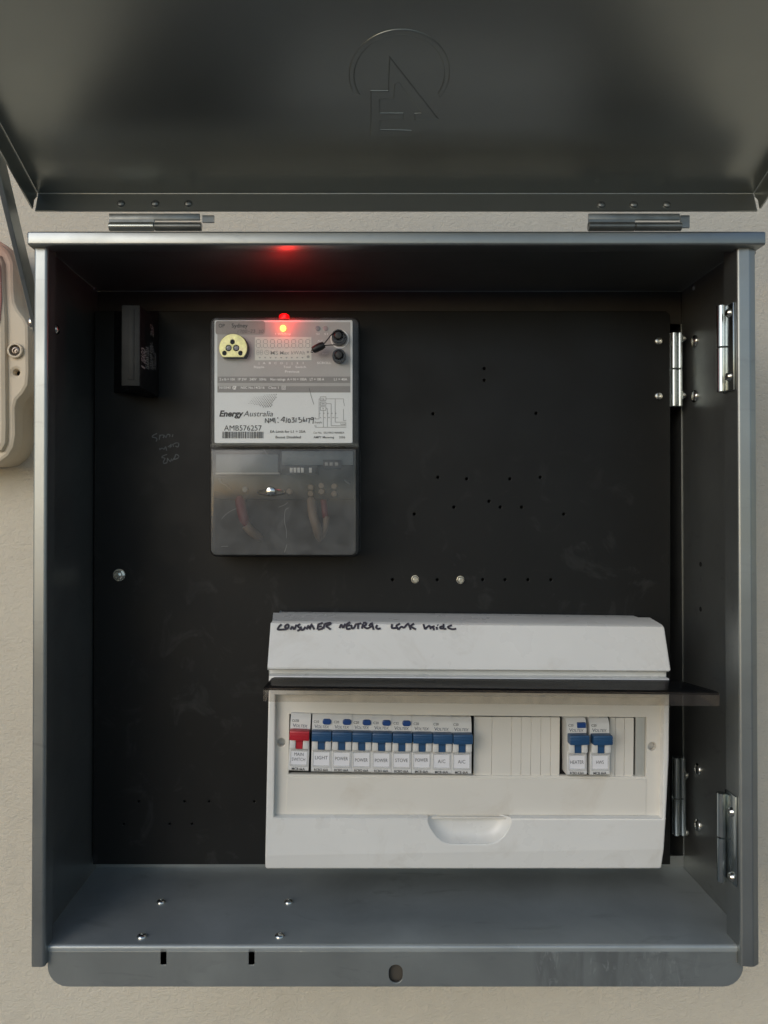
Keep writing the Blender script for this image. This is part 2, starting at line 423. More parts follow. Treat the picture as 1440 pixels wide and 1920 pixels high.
HAND = {
 'C': [[(.95, .85), (.55, 1), (.12, .65), (.1, .25), (.5, 0), (1, .14)]], 'O': [[(.5, 1), (.1, .6), (.2, .1), (.6, 0), (.95, .45), (.75, .95), (.4, .95)]],
 'N': [[(0, 0), (.12, 1)], [(.12, 1), (.78, 0)], [(.78, 0), (.95, 1)]], 'S': [[(.95, .9), (.45, 1), (.15, .75), (.75, .38), (.6, .03), (.02, .08)]],
 'U': [[(0, 1), (.08, .2), (.45, 0), (.8, .25), (.9, 1)]], 'M': [[(0, 0), (.12, 1)], [(.12, 1), (.45, .35), (.82, 1)], [(.82, 1), (.98, 0)]],
 'E': [[(.95, 1), (.2, .92), (.08, .05)], [(.08, .05), (.95, .0)], [(.14, .5), (.8, .52)]], 'R': [[(.05, 0), (.15, 1)], [(.1, .95), (.8, .9), (.75, .55), (.15, .45)], [(.3, .48), (1, 0)]],
 'T': [[(0, .96), (1, 1)], [(.5, 1), (.42, 0)]], 'A': [[(0, 0), (.5, 1)], [(.5, 1), (.95, 0)], [(.15, .32), (.85, .36)]], 'L': [[(.15, 1), (.08, .05), (.9, .08)]],
 'I': [[(.5, 1), (.45, 0)]], 'K': [[(.1, 1), (.08, 0)], [(.9, 1), (.12, .45)], [(.3, .5), (1, 0)]], 's': [[(.85, .6), (.3, .6), (.75, .25), (.05, .02)]],
 'n': [[(.05, 0), (.1, .6)], [(.1, .45), (.6, .65), (.85, .05)]], 'i': [[(.5, .55), (.5, 0)], [(.45, .85), (.6, .9)]],
 'd': [[(.75, .5), (.2, .5), (.1, .1), (.6, .05), (.78, .4)], [(.85, 1), (.85, 0)]], 'e': [[(.1, .3), (.85, .35), (.6, .62), (.15, .4), (.3, .03), (1, .1)]],
 ':': [[(.5, .25), (.55, .1)], [(.5, .85), (.55, .7)]], '0': [[(.5, 1), (.1, .6), (.2, .08), (.6, 0), (.9, .5), (.7, .95), (.45, 1)]], '1': [[(.55, 1), (.45, 0)]],
 '2': [[(.1, .8), (.5, 1), (.85, .7), (.1, .05), (.95, .05)]], '3': [[(.1, .95), (.8, .9), (.4, .55), (.85, .3), (.5, 0), (.05, .1)]], '4': [[(.6, 1), (.05, .35), (.95, .4)], [(.65, .75), (.6, 0)]],
 '6': [[(.75, 1), (.2, .5), (.2, .1), (.6, 0), (.8, .3), (.3, .45)]], '7': [[(.05, 1), (.9, .95), (.4, 0)]], '9': [[(.8, .6), (.3, .55), (.25, .9), (.7, 1), (.85, .7), (.65, 0)]], '-': [[(.1, .45), (.9, .48)]], ',': [[(.6, .1), (.4, -.15)]], '.': [[(.45, .05), (.6, .05)]],
}
def handwrite(mb, txt, T, x0, x1, base, h, wd, up=1, jit=.06):
    n = len(txt); adv = (x1 - x0) / n
    for i, ch in enumerate(txt):
        if ch == ' ': continue
        j = lambda: random.uniform(-jit, jit)
        dy, sc = random.uniform(-.06, .06), random.uniform(.9, 1.08)
        strokes(mb, [[(x0 + adv * (i + .08 + .84 * (a + j() * .7) + .1 * b), base + up * h * (dy + sc * (b + j()))) for a, b in ln] for ln in HAND[ch]], wd, T)

# ================================================================== setting
g = MB(); g.box(-40, 40, -60, 1.2, -.2, 0); tag(g.build('ground', M['ground']), kind='structure')
wl = thing('house_wall', (0, ZW, 0), 'beige rendered house wall behind the grey meter box', 'wall')
q = MB((0, ZW, 0)); q.box(-5, 5, ZW, ZW + .2, -.1, 3.2); q.build('rendered_face', M['wall'], wl)

# ================================================================== the meter box
XL = -.272; XR = .327
zt = W(680, 459, ZF).z; zb = W(680, 1812, ZF).z
zfl = W(680, 1628, ZB).z; zce = W(680, 546, ZB).z
BO = (0.0275, ZW, zb)
box = thing('meter_box', BO, 'open grey steel electrical meter box with its lid raised, fixed to the beige wall', 'meter box')
TX = lambda a, b, c: Vector((a, b, c))             # profile in plan, run up Z
TY = lambda a, b, c: Vector((c, a, b))             # profile in (Y, Z), run along X
th = .0016
q = MB(BO); q.fold([(XL, ZW), (XL, ZF), (XL + .0098, ZF), (XL + .0098, ZF + .016)], th, TX, zb, zce - .0004, .0016)
side_l = q.build('side_panel', M['paint'], box)
q = MB(BO); q.fold([(XR, ZW), (XR, ZF + .0040), (XR - .0062, ZF), (XR - .0150, ZF + .0012), (XR - .0150, ZF + .0245)], th, TX, zb, zce - .0004, .0012, 4)
side_r = q.build('side_panel', M['paint'], box)
# floor sheet with a rolled front edge, then the lip below it
q = MB(BO); q.fold([(ZW, zfl), (ZL, zfl), (ZL, zfl - .0042)], th, TY, XL + .0012, XR - .0012, .003, 6)
floor = q.build('floor_pan', M['floor'], box)
lb = W(680, 1849, ZL).z; lx0 = XL + .0108; lx1 = XR - .0162; zn = zb - .0008
lx2 = W(1393, 1815, ZL).x; r_ = .017
out = [(lx0, zfl - .0041)] + [(lx0 - .0006, zn)] + [(lx0 - .0006 + r_ - r_ * math.cos(R(a)), lb + r_ - r_ * math.sin(R(a))) for a in range(0, 91, 15)]
out += [(lx2 - r_ + r_ * math.cos(R(a)), lb + r_ - r_ * math.sin(R(a))) for a in range(90, -1, -15)] + [(lx2, zn), (lx1, zn), (lx1, zfl - .0041)]
def pxpoly(pts, Y): return [(W(a, b, Y).x, W(a, b, Y).z) for a, b in pts]
holes = [pxpoly(rrect(302, 1779, 312, 1808, 1, 1), ZL), pxpoly(rrect(467, 1779, 477, 1808, 1, 1), ZL), pxpoly(rrect(729, 1808, 755, 1842, 12.5, 6), ZL)]
q = MB(BO); q.slab(out, ZL - th / 2, ZL + th / 2, .0003, holes); q.build('front_lip', M['lip'], box)
fl_n = Vector((0, 0, 1)); fl_p = Vector((0, 0, zfl + th / 2))
def dome(o, ax, r, h, n=14, ring=True):
    q = MB(BO)
    pr = [(r, -.0004), (r, h * .25), (r * .88, h * .62), (r * .6, h * .9), (r * .25, h)] + ([(r * .22, h * .75), (0, h * .75)] if ring else [(0, h)])
    q.lathe(o, ax, pr, n); return q
for px, py in ((302, 1692), (541, 1692), (266, 1757), (524, 1756)):
    dome(hit(px, py, fl_p, fl_n), (0, 0, 1), .0042, .0026).build('dome_screw', M['screw'], floor)
# back frame ring and rear sheet
q = MB(BO); ring = [(XL + .001, zfl), (XR - .001, zfl), (XR - .001, zce), (XL + .001, zce)]
q.slab(ring, ZB, ZB + .0015, 0, [[(XL + .0015, zfl + .0125), (XR - .0015, zfl + .0125), (XR - .0015, zce - .003), (XL + .0015, zce - .003)]]); q.build('back_frame', M['paint'], box)
M['railshade'] = pmat('shaded_rail_grey', (.040, .038, .036), .5, 0, .15, 40)
q = MB(BO); q.box(XL + .0014, XR - .0014, ZB - .0015, ZB - .0001, zce - .034, zce - .001, .0004); q.build('top_rail_shade', M['railshade'], box)  # dark strip over the frame's top; the shade is put into its colour
q = MB(BO); q.box(XL + .001, XR - .001, ZW - .004, ZW - .002, zfl, zce); q.build('rear_sheet', M['black'], box)  # black colour stands in for the unlit cavity behind the panel
# hood: flat top with a deep rounded front edge
hz1 = W(680, 433, .632).z; hz0 = W(680, 459, .632).z; hx0 = W(50, 440, .632).x; hx1 = W(1437, 440, .632).x
q = MB(BO); q.box(hx0, hx1, .632, .650, hz0, hz1, .0018, 3); q.box(hx0 + .002, hx1 - .002, .645, ZW, zce, hz1 - .0004)
q.build('hood', M['paint'], box)
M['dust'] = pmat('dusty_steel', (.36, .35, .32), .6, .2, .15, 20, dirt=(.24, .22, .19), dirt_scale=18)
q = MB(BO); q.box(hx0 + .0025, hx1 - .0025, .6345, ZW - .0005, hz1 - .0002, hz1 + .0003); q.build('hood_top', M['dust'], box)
M['brown'] = pmat('shade_brown_backing', (.07, .06, .047), .7)
q = MB(BO); q.box(XL + .02, XR - .02, ZL + .0040, ZL + .0055, lb + .0008, zfl - .004); q.build('added_lip_backing', M['brown'], box)  # added plate, coloured dark so the lip's hole and slots look shaded
for x, px in ((XL - .0008, 70), (XR + .0008, 1420)):
    s = -1 if x < 0 else 1
    q = MB(BO); q.lathe(Vector((x, .652, W(680, 474, .652).z)), (s, 0, 0), [(.003, 0), (.003, .0025), (.0018, .004), (0, .004)], 10); q.build('hood_screw', M['darkzinc'], side_l if s < 0 else side_r)

# side wall fixings
def on_wall(px, py, left): return hit(px, py, Vector(((XL + th / 2) if left else (XR - th / 2), 0, 0)), Vector((1, 0, 0)))
dome(on_wall(105, 618, True), (1, 0, 0), .0045, .003).build('stay_bolt', M['screw'], side_l)
dome(on_wall(177, 540, True), (1, 0, 0), .003, .002).build('screw', M['darkzinc'], side_l)
dome(on_wall(1300, 540, False), (-1, 0, 0), .003, .002).build('screw', M['darkzinc'], side_r)
for px, py in ((1303, 640), (1303, 743), (1309, 1443), (1309, 1547)):
    dome(on_wall(px, py, False), (-1, 0, 0), .0062, .003).build('button_screw', M['screw'], side_r)
for px, py in ((1314, 1058), (1314, 1142)):
    p = on_wall(px, py, False); q = MB(BO); q.lathe(p + Vector((-.0001, 0, 0)), (-1, 0, 0), [(.0024, 0), (.0024, .0003), (0, .0003)], 12); q.build('dark_hole_disc', M['black'], side_r)  # black disc painted on for the darkness inside an open hole

# stay arm: flat bar outside the left wall
pa = Vector((-.290, .688, W(680, 606, .688).z)); pb = Vector((-.290, .590, 0)); dirv = Vector((0, -.56, .83)).normalized()
a0 = pa - dirv * .012; a1 = pa + dirv * .180
sv = Vector((0, dirv.z, -dirv.y)); tv = Vector((1, 0, 0))
q = MB(BO); wdt, tk = .0085, .0022
q.loops([[e + sv * (sx * wdt) + tv * (sy * tk) for sx, sy in ((-1, -1), (1, -1), (1, 1), (-1, 1))] for e in (a0, a1)])
bmesh.ops.bevel(q.bm, geom=list(q.bm.edges), offset=.0006, segments=1, affect='EDGES')
arm = q.build('stay_arm', M['paint'], box)
q = MB(BO); q.lathe(pa + Vector((.0022, 0, 0)), (1, 0, 0), [(.0038, 0), (.0038, .0158)], 12); q.lathe(pa - Vector((.0022, 0, 0)), (-1, 0, 0), [(.0058, 0), (.0058, .003), (.003, .005), (0, .005)], 12)
q.build('pivot_bolt', M['screw'], arm)

# ---------------------------------------------------------------- lid
TILT = R(20); YH = .665
lp = W(680, 362, YH); lu = Vector((0, -math.cos(TILT), math.sin(TILT))); ln_ = Vector((0, -math.sin(TILT), -math.cos(TILT)))
lx0_, lx1_ = W(72, 362, YH).x, W(1412, 362, YH).x
def LT(x, s_, h): return Vector((x, lp.y, lp.z)) + lu * s_ + ln_ * h
LLEN, FLH = .60, .0195
q = MB(BO)
q.fold([(0, FLH), (0, 0), (LLEN, 0), (LLEN, FLH)], .0014, lambda a, b, c: LT(c, a, b), lx0_ + .0002, lx1_ - .0002, .0018, 4)
for x, sgn in ((lx0_ - .0012, -1), (lx1_ + .0012, 1)):
    prof = [(0.003, FLH), (0.0035, .0105), (.0, 0.004), (0, -.0007), (LLEN, -.0007), (LLEN, FLH)]
    q.slab([(a, b) for a, b in prof], x - .0007, x + .0007, 0, T=lambda a, b, y: LT(y, a, b))
lid = q.build('lid', M['lidpaint'], box)
def tolid(px, py):
    p = hit(px, py, lp, ln_); d = p - lp; return (p.x, d.dot(lu))
em = [(605, 395), (1125, 1060), (870, 1080), (865, 1000), (935, 995), (705, 685), (675, 700), (662, 850), (515, 858), (515, 995), (760, 995), (765, 1070), (520, 1080), (520, 1165), (840, 1175), (840, 1235), (412, 1240), (412, 762), (592, 762)]
em2 = [tolid(620 + a / 5.54, 30 + b / 5.54) for a, b in em]
q = MB(BO); q.slab(em2, .0014, .0003, .0011, T=lambda a, b, y: LT(a, b, y))
ca, cb = tolid(620 + 712 / 5.54, 30 + 615 / 5.54); ro = abs(tolid(620 + 1240 / 5.54, 30 + 615 / 5.54)[0] - ca); ri = ro * .875
arc = [(ca + ro * math.cos(R(a)), cb + ro * math.sin(R(a))) for a in range(-32, 213, 7)] + [(ca + ri * math.cos(R(a)), cb + ri * math.sin(R(a))) for a in range(211, -33, -7)]
q.slab(arc, .0014, .0003, .0011, T=lambda a, b, y: LT(a, b, y))
q.build('pressed_emblem', M['lidpaint'], lid)
for px, py in ((227, 382), (291, 382), (353, 382), (1127, 384), (1188, 384), (1250, 384)):
    p = hit(px, py, lp, lu) - lu * -.0007 * -1
    dome(hit(px, py, lp + lu * .0007, lu), lu, .0036, .0022).build('rivet', M['darkzinc'], lid)
# lid hinges
yhi = YH - .003
def lid_hinge(p0, p1, split, tab, flip):
    zt_ = W(680, 401, yhi).z; zc_ = W(680, 425, yhi).z; rr = .0038
    X = lambda px: W(px, 420, yhi).x
    q = MB(BO)
    zl_ = W(680, 417, yhi).z
    q.box(X(p0), X(p1 - 3), yhi - .001, yhi + .001, W(680, 413, yhi).z, zt_, .0003)
    q.box(X(p0), X(split), yhi - .0012, yhi + .0008, zc_, W(680, 412, yhi).z)
    q.box(X(tab[0]), X(tab[1]), yhi + .003, yhi + .005, W(680, tab[2], yhi).z, zt_)
    leaf = q.build('lid_hinge', M['darkzinc'], box)
    q = MB(BO); q.cyl((X(p0), yhi, zc_), (X(split) - .0003, yhi, zc_), rr, 20, .0004); q.build('barrel', M['zinc'] if not flip else M['darkzinc'], leaf)
    q = MB(BO); q.cyl((X(split) + .0003, yhi, zc_), (X(p1), yhi, zc_), rr * .95, 20, .0004); q.build('barrel', M['darkzinc'], leaf)
    q = MB(BO); q.box(X(split) + .002, X(p1) - .002, yhi + .001, yhi + .012, hz1 - .0015, hz1 + .0006); q.build('foot_leaf', M['darkzinc'], leaf)
lid_hinge(205, 378, 290, (378, 400, 414), False)
lid_hinge(1103, 1277, 1190, (1279, 1296, 424), True)

# ---------------------------------------------------------------- hinged black panel
P = lambda px, py: (W(px, py, ZP).x, W(px, py, ZP).z)
hp = [(908, 691), (908, 713), (812, 776), (1005, 775), (821, 895), (875, 898), (956, 898), (1013, 895), (917, 940), (851, 951), (938, 951), (978, 951), (777, 964), (1057, 964),
      (736, 1087), (820, 1087), (905, 1087), (947, 1087), (990, 1087), (1033, 1087), (346, 1503), (392, 1503), (477, 1503), (260, 1503), (318, 1545), (360, 1545), (232, 1545)]
q = MB(BO)
q.slab([P(178, 583), P(1249, 583), P(1257, 590), P(1257, 1621), P(174, 1621)], ZP, ZP + .008, .0006, [[P(a, b) for a, b in circ(x, y, 2.6 if y < 1480 else 2.0, 10)] for x, y in hp])
panel = q.build('hinged_panel', M['board'], box)
def hexbolt(px, py):
    c = W(px, py, ZP); q = MB(BO)
    q.lathe(c, (0, -1, 0), [(.0040, 0), (.0040, .0008), (.0036, .0008)], 16)
    q.lathe(c, (0, -1, 0), [(.0036, .0008), (.0036, .0030), (.0031, .0036), (.0020, .0036), (.0018, .0052), (0, .0052)], 6, .4)
    q.build('hex_bolt', M['screw'], panel)
hexbolt(778, 1086); hexbolt(863, 1087)
c = W(224, 1078, ZP); q = MB(BO); q.lathe(c, (0, -1, 0), [(.0062, 0), (.0062, .001), (.0048, .001)], 20)
q.lathe(c, (0, -1, 0), [(.0048, .001), (.0048, .0045), (.004, .0052), (.0026, .0052), (.0024, .0095), (0, .0095)], 6, .2); q.build('stud_nut', M['screw'], panel)
for px, py in ((1234, 640), (1234, 743)):
    q = MB(BO); q.lathe(W(px, py, ZP), (0, -1, 0), [(.0045, 0), (.0044, .001), (.0035, .0024), (.002, .0029), (.0017, .0029), (.0015, .001), (0, .001)], 16); q.build('button_screw', M['screw'], panel)
q = MB(BO); c6 = lambda pts: [(180 + a / 5.335, 540 + b / 5.335) for a, b in pts]
strokes(q, [c6(s_) for s_ in (
    [(610, 1455), (570, 1475), (565, 1490), (600, 1500), (610, 1515), (600, 1535)], [(640, 1475), (632, 1520)], [(635, 1475), (670, 1470), (680, 1482), (672, 1500)],
    [(672, 1500), (685, 1475), (700, 1495), (715, 1465), (740, 1470), (735, 1490)], [(770, 1465), (762, 1490)], [(638, 1600), (640, 1615), (662, 1602), (680, 1612), (695, 1590), (708, 1628)], [(720, 1590), (745, 1575), (740, 1600)],
    [(750, 1560), (752, 1590)], [(770, 1560), (775, 1590)], [(760, 1570), (800, 1550), (828, 1555), (820, 1590), (795, 1580)],
    [(710, 1665), (670, 1680), (660, 1695), (690, 1705), (675, 1735), (680, 1755), (715, 1745)], [(715, 1700), (712, 1740)], [(715, 1705), (745, 1735), (755, 1705), (765, 1725), (790, 1690)], [(790, 1690), (800, 1665), (828, 1680), (815, 1705), (770, 1715)])],
    1.9, lambda a, b: W(a, b, ZP - .0002)); q.build('chalk_writing', M['chalk'], panel)
# panel hinges: pairs of barrels
def panel_hinge(xs, y0, y1, ym, sc):
    root = None; Y = ZP - .004
    q = MB(BO); q.box(W(xs[0], y0, Y).x, W(xs[2], y0, Y).x, Y + .003, Y + .0045, W(0, y1, Y).z, W(0, y0, Y).z); root = q.build('panel_hinge', M['zinc'], box)
    for a, b in ((xs[0], xs[1]), (xs[1], xs[2])):
        xa, xb = W(a, y0, Y).x, W(b, y0, Y).x; r = (xb - xa) / 2 * .96
        for ya, yb in ((y0, ym - 1), (ym + 1, y1)):
            q = MB(BO); q.cyl(Vector(((xa + xb) / 2, Y, W(0, yb, Y).z)), Vector(((xa + xb) / 2, Y, W(0, ya, Y).z)), r, 20, .0004); q.build('barrel', M['zinc'], root)
    for x, y in sc:
        q = MB(BO); q.lathe(W(x - 3, y, Y - .001), (1, -.25, 0), [(.0042, 0), (.004, .0012), (.0026, .003), (0, .0032)], 14); q.build('screw', M['screw'], root)
panel_hinge((1257.5, 1269.5, 1280), 624, 762, 692, ((1283, 635), (1283, 741)))
panel_hinge((1262, 1275, 1286), 1420, 1566, 1497, ((1288, 1453), (1288, 1560)))
# escutcheon hinges on the right return
def door_hinge(y0, y1, ym, sy):
    xr = XR - .0150 - .0010; Yb = ZF + .0235
    q = MB(BO); q.box(xr - .0016, xr - .0001, ZF + .0045, Yb, W(0, y1, .655).z, W(0, y0, .655).z, .0003); root = q.build('door_hinge', M['zinc'], box)
    xb = W(1352, y0, Yb).x
    for ya, yb in ((y0, ym - 1), (ym + 1, y1)):
        q = MB(BO); q.cyl(Vector((xb, Yb, W(0, yb, Yb).z)), Vector((xb, Yb, W(0, ya, Yb).z)), .0038, 22, .0004); q.build('barrel', M['zinc'], root)
    q = MB(BO); q.box(xb, xr - .0002, Yb + .0012, Yb + .0026, W(0, y1 - 6, Yb).z, W(0, y0 + 6, Yb).z); q.build('hinge_web', M['zinc'], root)
    for y in sy:
        q = MB(BO); q.lathe(Vector((xr - .0014, ZF + .011, W(0, y, ZF + .011).z)), (-1, 0, 0), [(.0042, 0), (.0040, .001), (.0028, .0028), (0, .003)], 14); q.build('screw', M['screw'], root)
door_hinge(573, 735, 652, (587, 706)); door_hinge(1486, 1652, 1569, (1522, 1644))

# ================================================================== service fuse
YF = .709; fo = W(262, 735, ZP)
fuse = thing('service_fuse', fo, 'black fuse holder with a grey front strip in the top left of the panel', 'fuse holder')
fx1 = W(262, 600, YF).x; fx0 = W(228, 600, YF).x; fz1 = W(0, 571, YF).z; fz0 = W(0, 724, YF).z
q = MB(fo); q.box(fx0, fx1, YF + .004, ZP, fz0, fz1, .0012); q.build('body', M['blackplastic'], fuse)
bx0 = W(214, 600, ZP).x; yb1, yb0 = W(0, 583, ZP).z, W(0, 736, ZP).z
q = MB(fo); q.loops([[Vector((a, .735, b)) for a, b in ((fx0 - .0004, fz0 + .001), (fx1 - .0006, fz0 + .001), (fx1 - .0006, fz1 - .001), (fx0 - .0004, fz1 - .001))], [Vector((a, ZP - .0002, b)) for a, b in ((bx0, yb0), (fx1 - .0006, yb0), (fx1 - .0006, yb1), (bx0, yb1))]]); q.build('base', M['blackplastic'], fuse)
M['fusegrey'] = pmat('fuse_grey', (.022, .024, .0235), .55, 0, .1, spec=.3)
q = MB(fo); q.box(fx0 - .0002, fx1 + .0002, YF, YF + .0045, fz0 + .0002, fz1 - .0002, .001); q.box(fx0 + .006, fx1 - .005, YF - .0006, YF + .001, fz0 + .006, fz1 - .004, .0003); q.build('carrier', M['fusegrey'], fuse)
q = MB(fo)
def FT(a, b): return Vector((fx1 + .00015, a * 0 + 0, 0))
def ftext(t, y0, y1, px_b, px_t, **k):   # print reads upward on the right cheek
    ya = fx1 * F_PX / (px_b - VPX); yb = fx1 * F_PX / (px_t - VPX); ym = (ya + yb) / 2
    za = W(0, y1, ym).z; zb_ = W(0, y0, ym).z
    text(q, t, lambda a, b: Vector((fx1 + .00012, ya + (yb - ya) * b, za + (zb_ - za) * a)), 0, 1, 0, 1, **k)
ftext('ISAGO', 653, 680, 271.5, 264, shear=.25, bold=.03)
ftext('ISABW100A', 650, 691, 278.5, 272); ftext('100AMP 500V~', 641, 692, 287, 280); ftext('AS60269', 662, 693, 292, 288); ftext('30x57', 610, 630, 287, 281)
q.box(fx1 - .001, fx1 + .00012, fx1 * F_PX / (264.5 - VPX), fx1 * F_PX / (271 - VPX), W(0, 687, .712).z, W(0, 683.5, .712).z)
M['fuseink'] = pmat('fuse_print', (.42, .42, .41), .7); q.build('lettering', M['fuseink'], fuse)

# ================================================================== electricity meter
mo = W(533, 1045, ZP)
meter = thing('electricity_meter', mo, 'electricity meter with a lit red light and clear covers on the black panel', 'electricity meter')
YC, YFP, YBASE = .711, .7225, .742
def pw(pts, Y): return [(W(a, b, Y).x, W(a, b, Y).z) for a, b in pts]
q = MB(mo); q.slab(pw(rrect(393, 594, 675, 1044, 14), YBASE), YBASE, ZP - .0004, .002); q.build('base', M['blackplastic'], meter)
q = MB(mo); q.slab(pw(rrect(402, 600, 661, 831, 3), YFP), YFP, YBASE - .0004, .0004); face = q.build('faceplate', M['labelwhite'], meter)
e = .00012
def patch(name, mat, x0, y0, x1, y1, r, lvl, parent=face, th_=.0002):
    q = MB(mo); q.slab(pw(rrect(x0, y0, x1, y1, r), YFP - lvl * e), YFP - lvl * e, YFP - lvl * e + th_, 0); return q.build(name, mat, parent)
patch('grey_field', M['palegrey'], 407.5, 604, 657, 736, .5, 1)
patch('rating_strip', M['midgrey'], 408, 706, 656.5, 718, .5, 2)
patch('rating_strip', M['midgrey'], 408, 724, 656.5, 735.5, .5, 2)
patch('sticker', M['taupe'], 404, 602, 497, 627, 5, 3)
lcd = patch('display', M['lcd'], 478, 632, 584, 675.5, 1, 3)
K = lambda a, b: (380 + a / 4.5, 560 + b / 4.5)
def mt(q, t, x0, x1, yb, cap, lvl, **k):       # text placed in the meter's own measure
    xa, ya = K(x0, yb); xb, _ = K(x1, yb); c = cap / 4.5
    text(q, t, lambda a, b: W(a, ya - b, YFP - lvl * e), xa, xb, 0, c, **k)
def fin(nm, m_, par):
    global q
    o = q.build(nm, m_, par); q = MB(mo); return o
q = MB(mo)
mt(q, 'OP', 135, 186, 243, 30, 4, bold=.01); mt(q, 'Sydney', 245, 380, 243, 33, 4, bold=.012)
fin('sticker_print', M['ink'], face)
mt(q, 'Energy', 140, 345, 993, 48, 3, shear=.22, bold=.035); mt(q, 'Australia', 345, 592, 993, 46, 3, shear=.22, bold=-.004)
fin('maker_name', M['ink'], face)
mt(q, 'AMB576257', 180, 498, 1113, 44, 3)
fin('serial_number', M['ink'], face)
mt(q, 'EA Limit for L1 = 25A', 570, 868, 1131, 20, 3, bold=.012); mt(q, 'Boost Disabled', 615, 828, 1178, 20, 3, bold=.012)
fin('limit_note', M['ink'], face)
mt(q, 'Cat No.  E5210R210000EEA', 935, 1195, 1138, 15, 3); mt(q, 'AMPY Metering', 935, 1108, 1178, 18, 3, bold=.006); mt(q, '2006', 1150, 1202, 1178, 18, 3)
T3 = lambda a, b: W(*K(a, b), YFP - 3 * e)
def rect(q, x0, y0, x1, y1, lvl=3):
    T = lambda a, b: W(*K(a, b), YFP - lvl * e); q.f([q.v(T(*p)) for p in ((x0, y0), (x1, y0), (x1, y1), (x0, y1))])
fin('catalogue_note', M['ink'], face)
x = 166; rnd = random.Random(3)
while x < 512:
    wb = rnd.choice((3, 3, 5, 7, 9)); rect(q, x, 1122, min(x + wb, 516), 1178); x += wb + rnd.choice((3, 4, 5, 7))
tag(fin('barcode', M['ink'], face), kind='stuff')
for r_i in range(9):
    for c_i in range(13):
        px = 505 + c_i * 19.5 - (r_i * 11) - 60 + (r_i == 0) * 0; py = 812 + r_i * 13 - (c_i - 6) * 1.2 + (c_i < 5) * r_i * 0
        lo = 352 + max(0, 3 - r_i * .6) * 52
        if px < 395 - r_i * 8 + (r_i < 1) * 110 or px > 632 - r_i * 7: continue
        if r_i > 4 and px < 345 + (r_i - 4) * 42: continue
        s_ = 1.7 + 2.2 * (c_i / 13) + (r_i / 9) * .9
        q.f([q.v(T3(px + a * s_, py + b * s_)) for a, b in ((-1, 1), (1, 1), (1.35, -1), (-.65, -1))])
tag(q.build('dot_emblem', M['ink'], face), kind='stuff')
q = MB(mo)
TN = lambda a, b: W(490 + a / 13.09, 775 + b / 13.1, YFP - 5 * e)
strokes(q, [[(95,230),(100,125)],[(100,125),(180,240)],[(180,240),(175,115)],[(215,215),(220,125)],[(220,125),(260,190)],[(260,190),(290,110)],[(290,110),(295,215)],[(325,110),(340,240)],[(400,95),(405,130)],[(395,215),(425,225)],
 [(475,180),(550,90),(575,120)],[(500,170),(580,165)],[(555,90),(550,215)],[(625,110),(605,235)],[(680,130),(655,170),(665,220),(705,215),(710,160),(680,130)],[(745,115),(805,110),(770,155),(810,170),(790,215),(745,215)],[(855,110),(845,220)],
 [(900,115),(945,105),(920,150),(985,160),(985,205),(925,225)],[(1040,90),(1025,170),(1040,200),(1070,190),(1060,160),(1025,175)],[(1110,115),(1105,205)],[(1135,125),(1190,120)],[(1190,120),(1165,240)],[(1275,100),(1225,110),(1215,150),(1260,150),(1280,105),(1265,255)]], 17, TN)
strokes(q, [[(900, 757), (915, 820), (938, 892)]], 3, T3)
q.build('marker_writing', M['ink'], face)
q = MB(mo); handwrite(q, '1700-23.30', lambda a, b: W(*K(a, b), YFP - 4 * e), 285, 515, 288, 26, 3.2, -1); q.build('pencil_writing', M['greyink'], face)
q = MB(mo)          # wiring diagram
for r4 in ((992, 828, 1040, 860), (992, 872, 1040, 900), (992, 912, 1040, 942)):
    strokes(q, [[(r4[0], r4[1]), (r4[2], r4[1])], [(r4[2], r4[1]), (r4[2], r4[3])], [(r4[2], r4[3]), (r4[0], r4[3])], [(r4[0], r4[3]), (r4[0], r4[1])]], 2.6, T3, False)
strokes(q, [[(1040, 845), (1188, 845)], [(1188, 845), (1188, 880)], [(1192, 880), (1196, 905)], [(1188, 930), (1188, 1028)], [(1188, 1028), (1212, 1028)], [(1118, 845), (1118, 1042)], [(1118, 1042), (1212, 1042)],
            [(1040, 886), (1084, 886)], [(1084, 886), (1084, 1072)], [(1084, 1072), (1212, 1072)], [(1040, 928), (1052, 928)], [(1052, 928), (1052, 1085)], [(992, 845), (982, 845)], [(982, 845), (982, 1015)], [(950, 1015), (982, 1015)], [(950, 1085), (1212, 1085)], [(1018, 942), (1018, 1085)]], 2.4, T3, False)
mt(q, '1a', 1005, 1026, 852, 14, 3); mt(q, 'Im', 1005, 1028, 892, 14, 3); mt(q, 'V', 1010, 1022, 934, 14, 3)
mt(q, 'Supply', 945, 1008, 1050, 14, 3); mt(q, 'Load', 1165, 1210, 1064, 14, 3); mt(q, '1   2   3   4   5', 988, 1128, 972, 9, 3); mt(q, 'A    N    N    M   L1', 988, 1140, 1008, 9, 3); mt(q, 'N', 945, 958, 1080, 12, 3); mt(q, 'A', 945, 958, 1014, 12, 3)
q.build('wiring_diagram', M['greyink'], face)
q = MB(mo)          # white print
mt(q, '1 Wh/imp', 613, 745, 304, 14, 2, bold=.012)
fin('light_caption', M['whiteink'], face)
mt(q, '|   A   B   C   D   |', 474, 712, 552, 17, 2, bold=.012); mt(q, '|   2   1', 752, 850, 552, 17, 2, bold=.012)
mt(q, 'Ripple', 432, 520, 585, 18, 2, bold=.008); mt(q, 'Total', 682, 742, 585, 18, 2, bold=.008); mt(q, 'Switch', 782, 872, 585, 18, 2, bold=.008); mt(q, 'Previous', 695, 815, 624, 19, 2, bold=.015)
fin('display_captions', M['whiteink'], face)
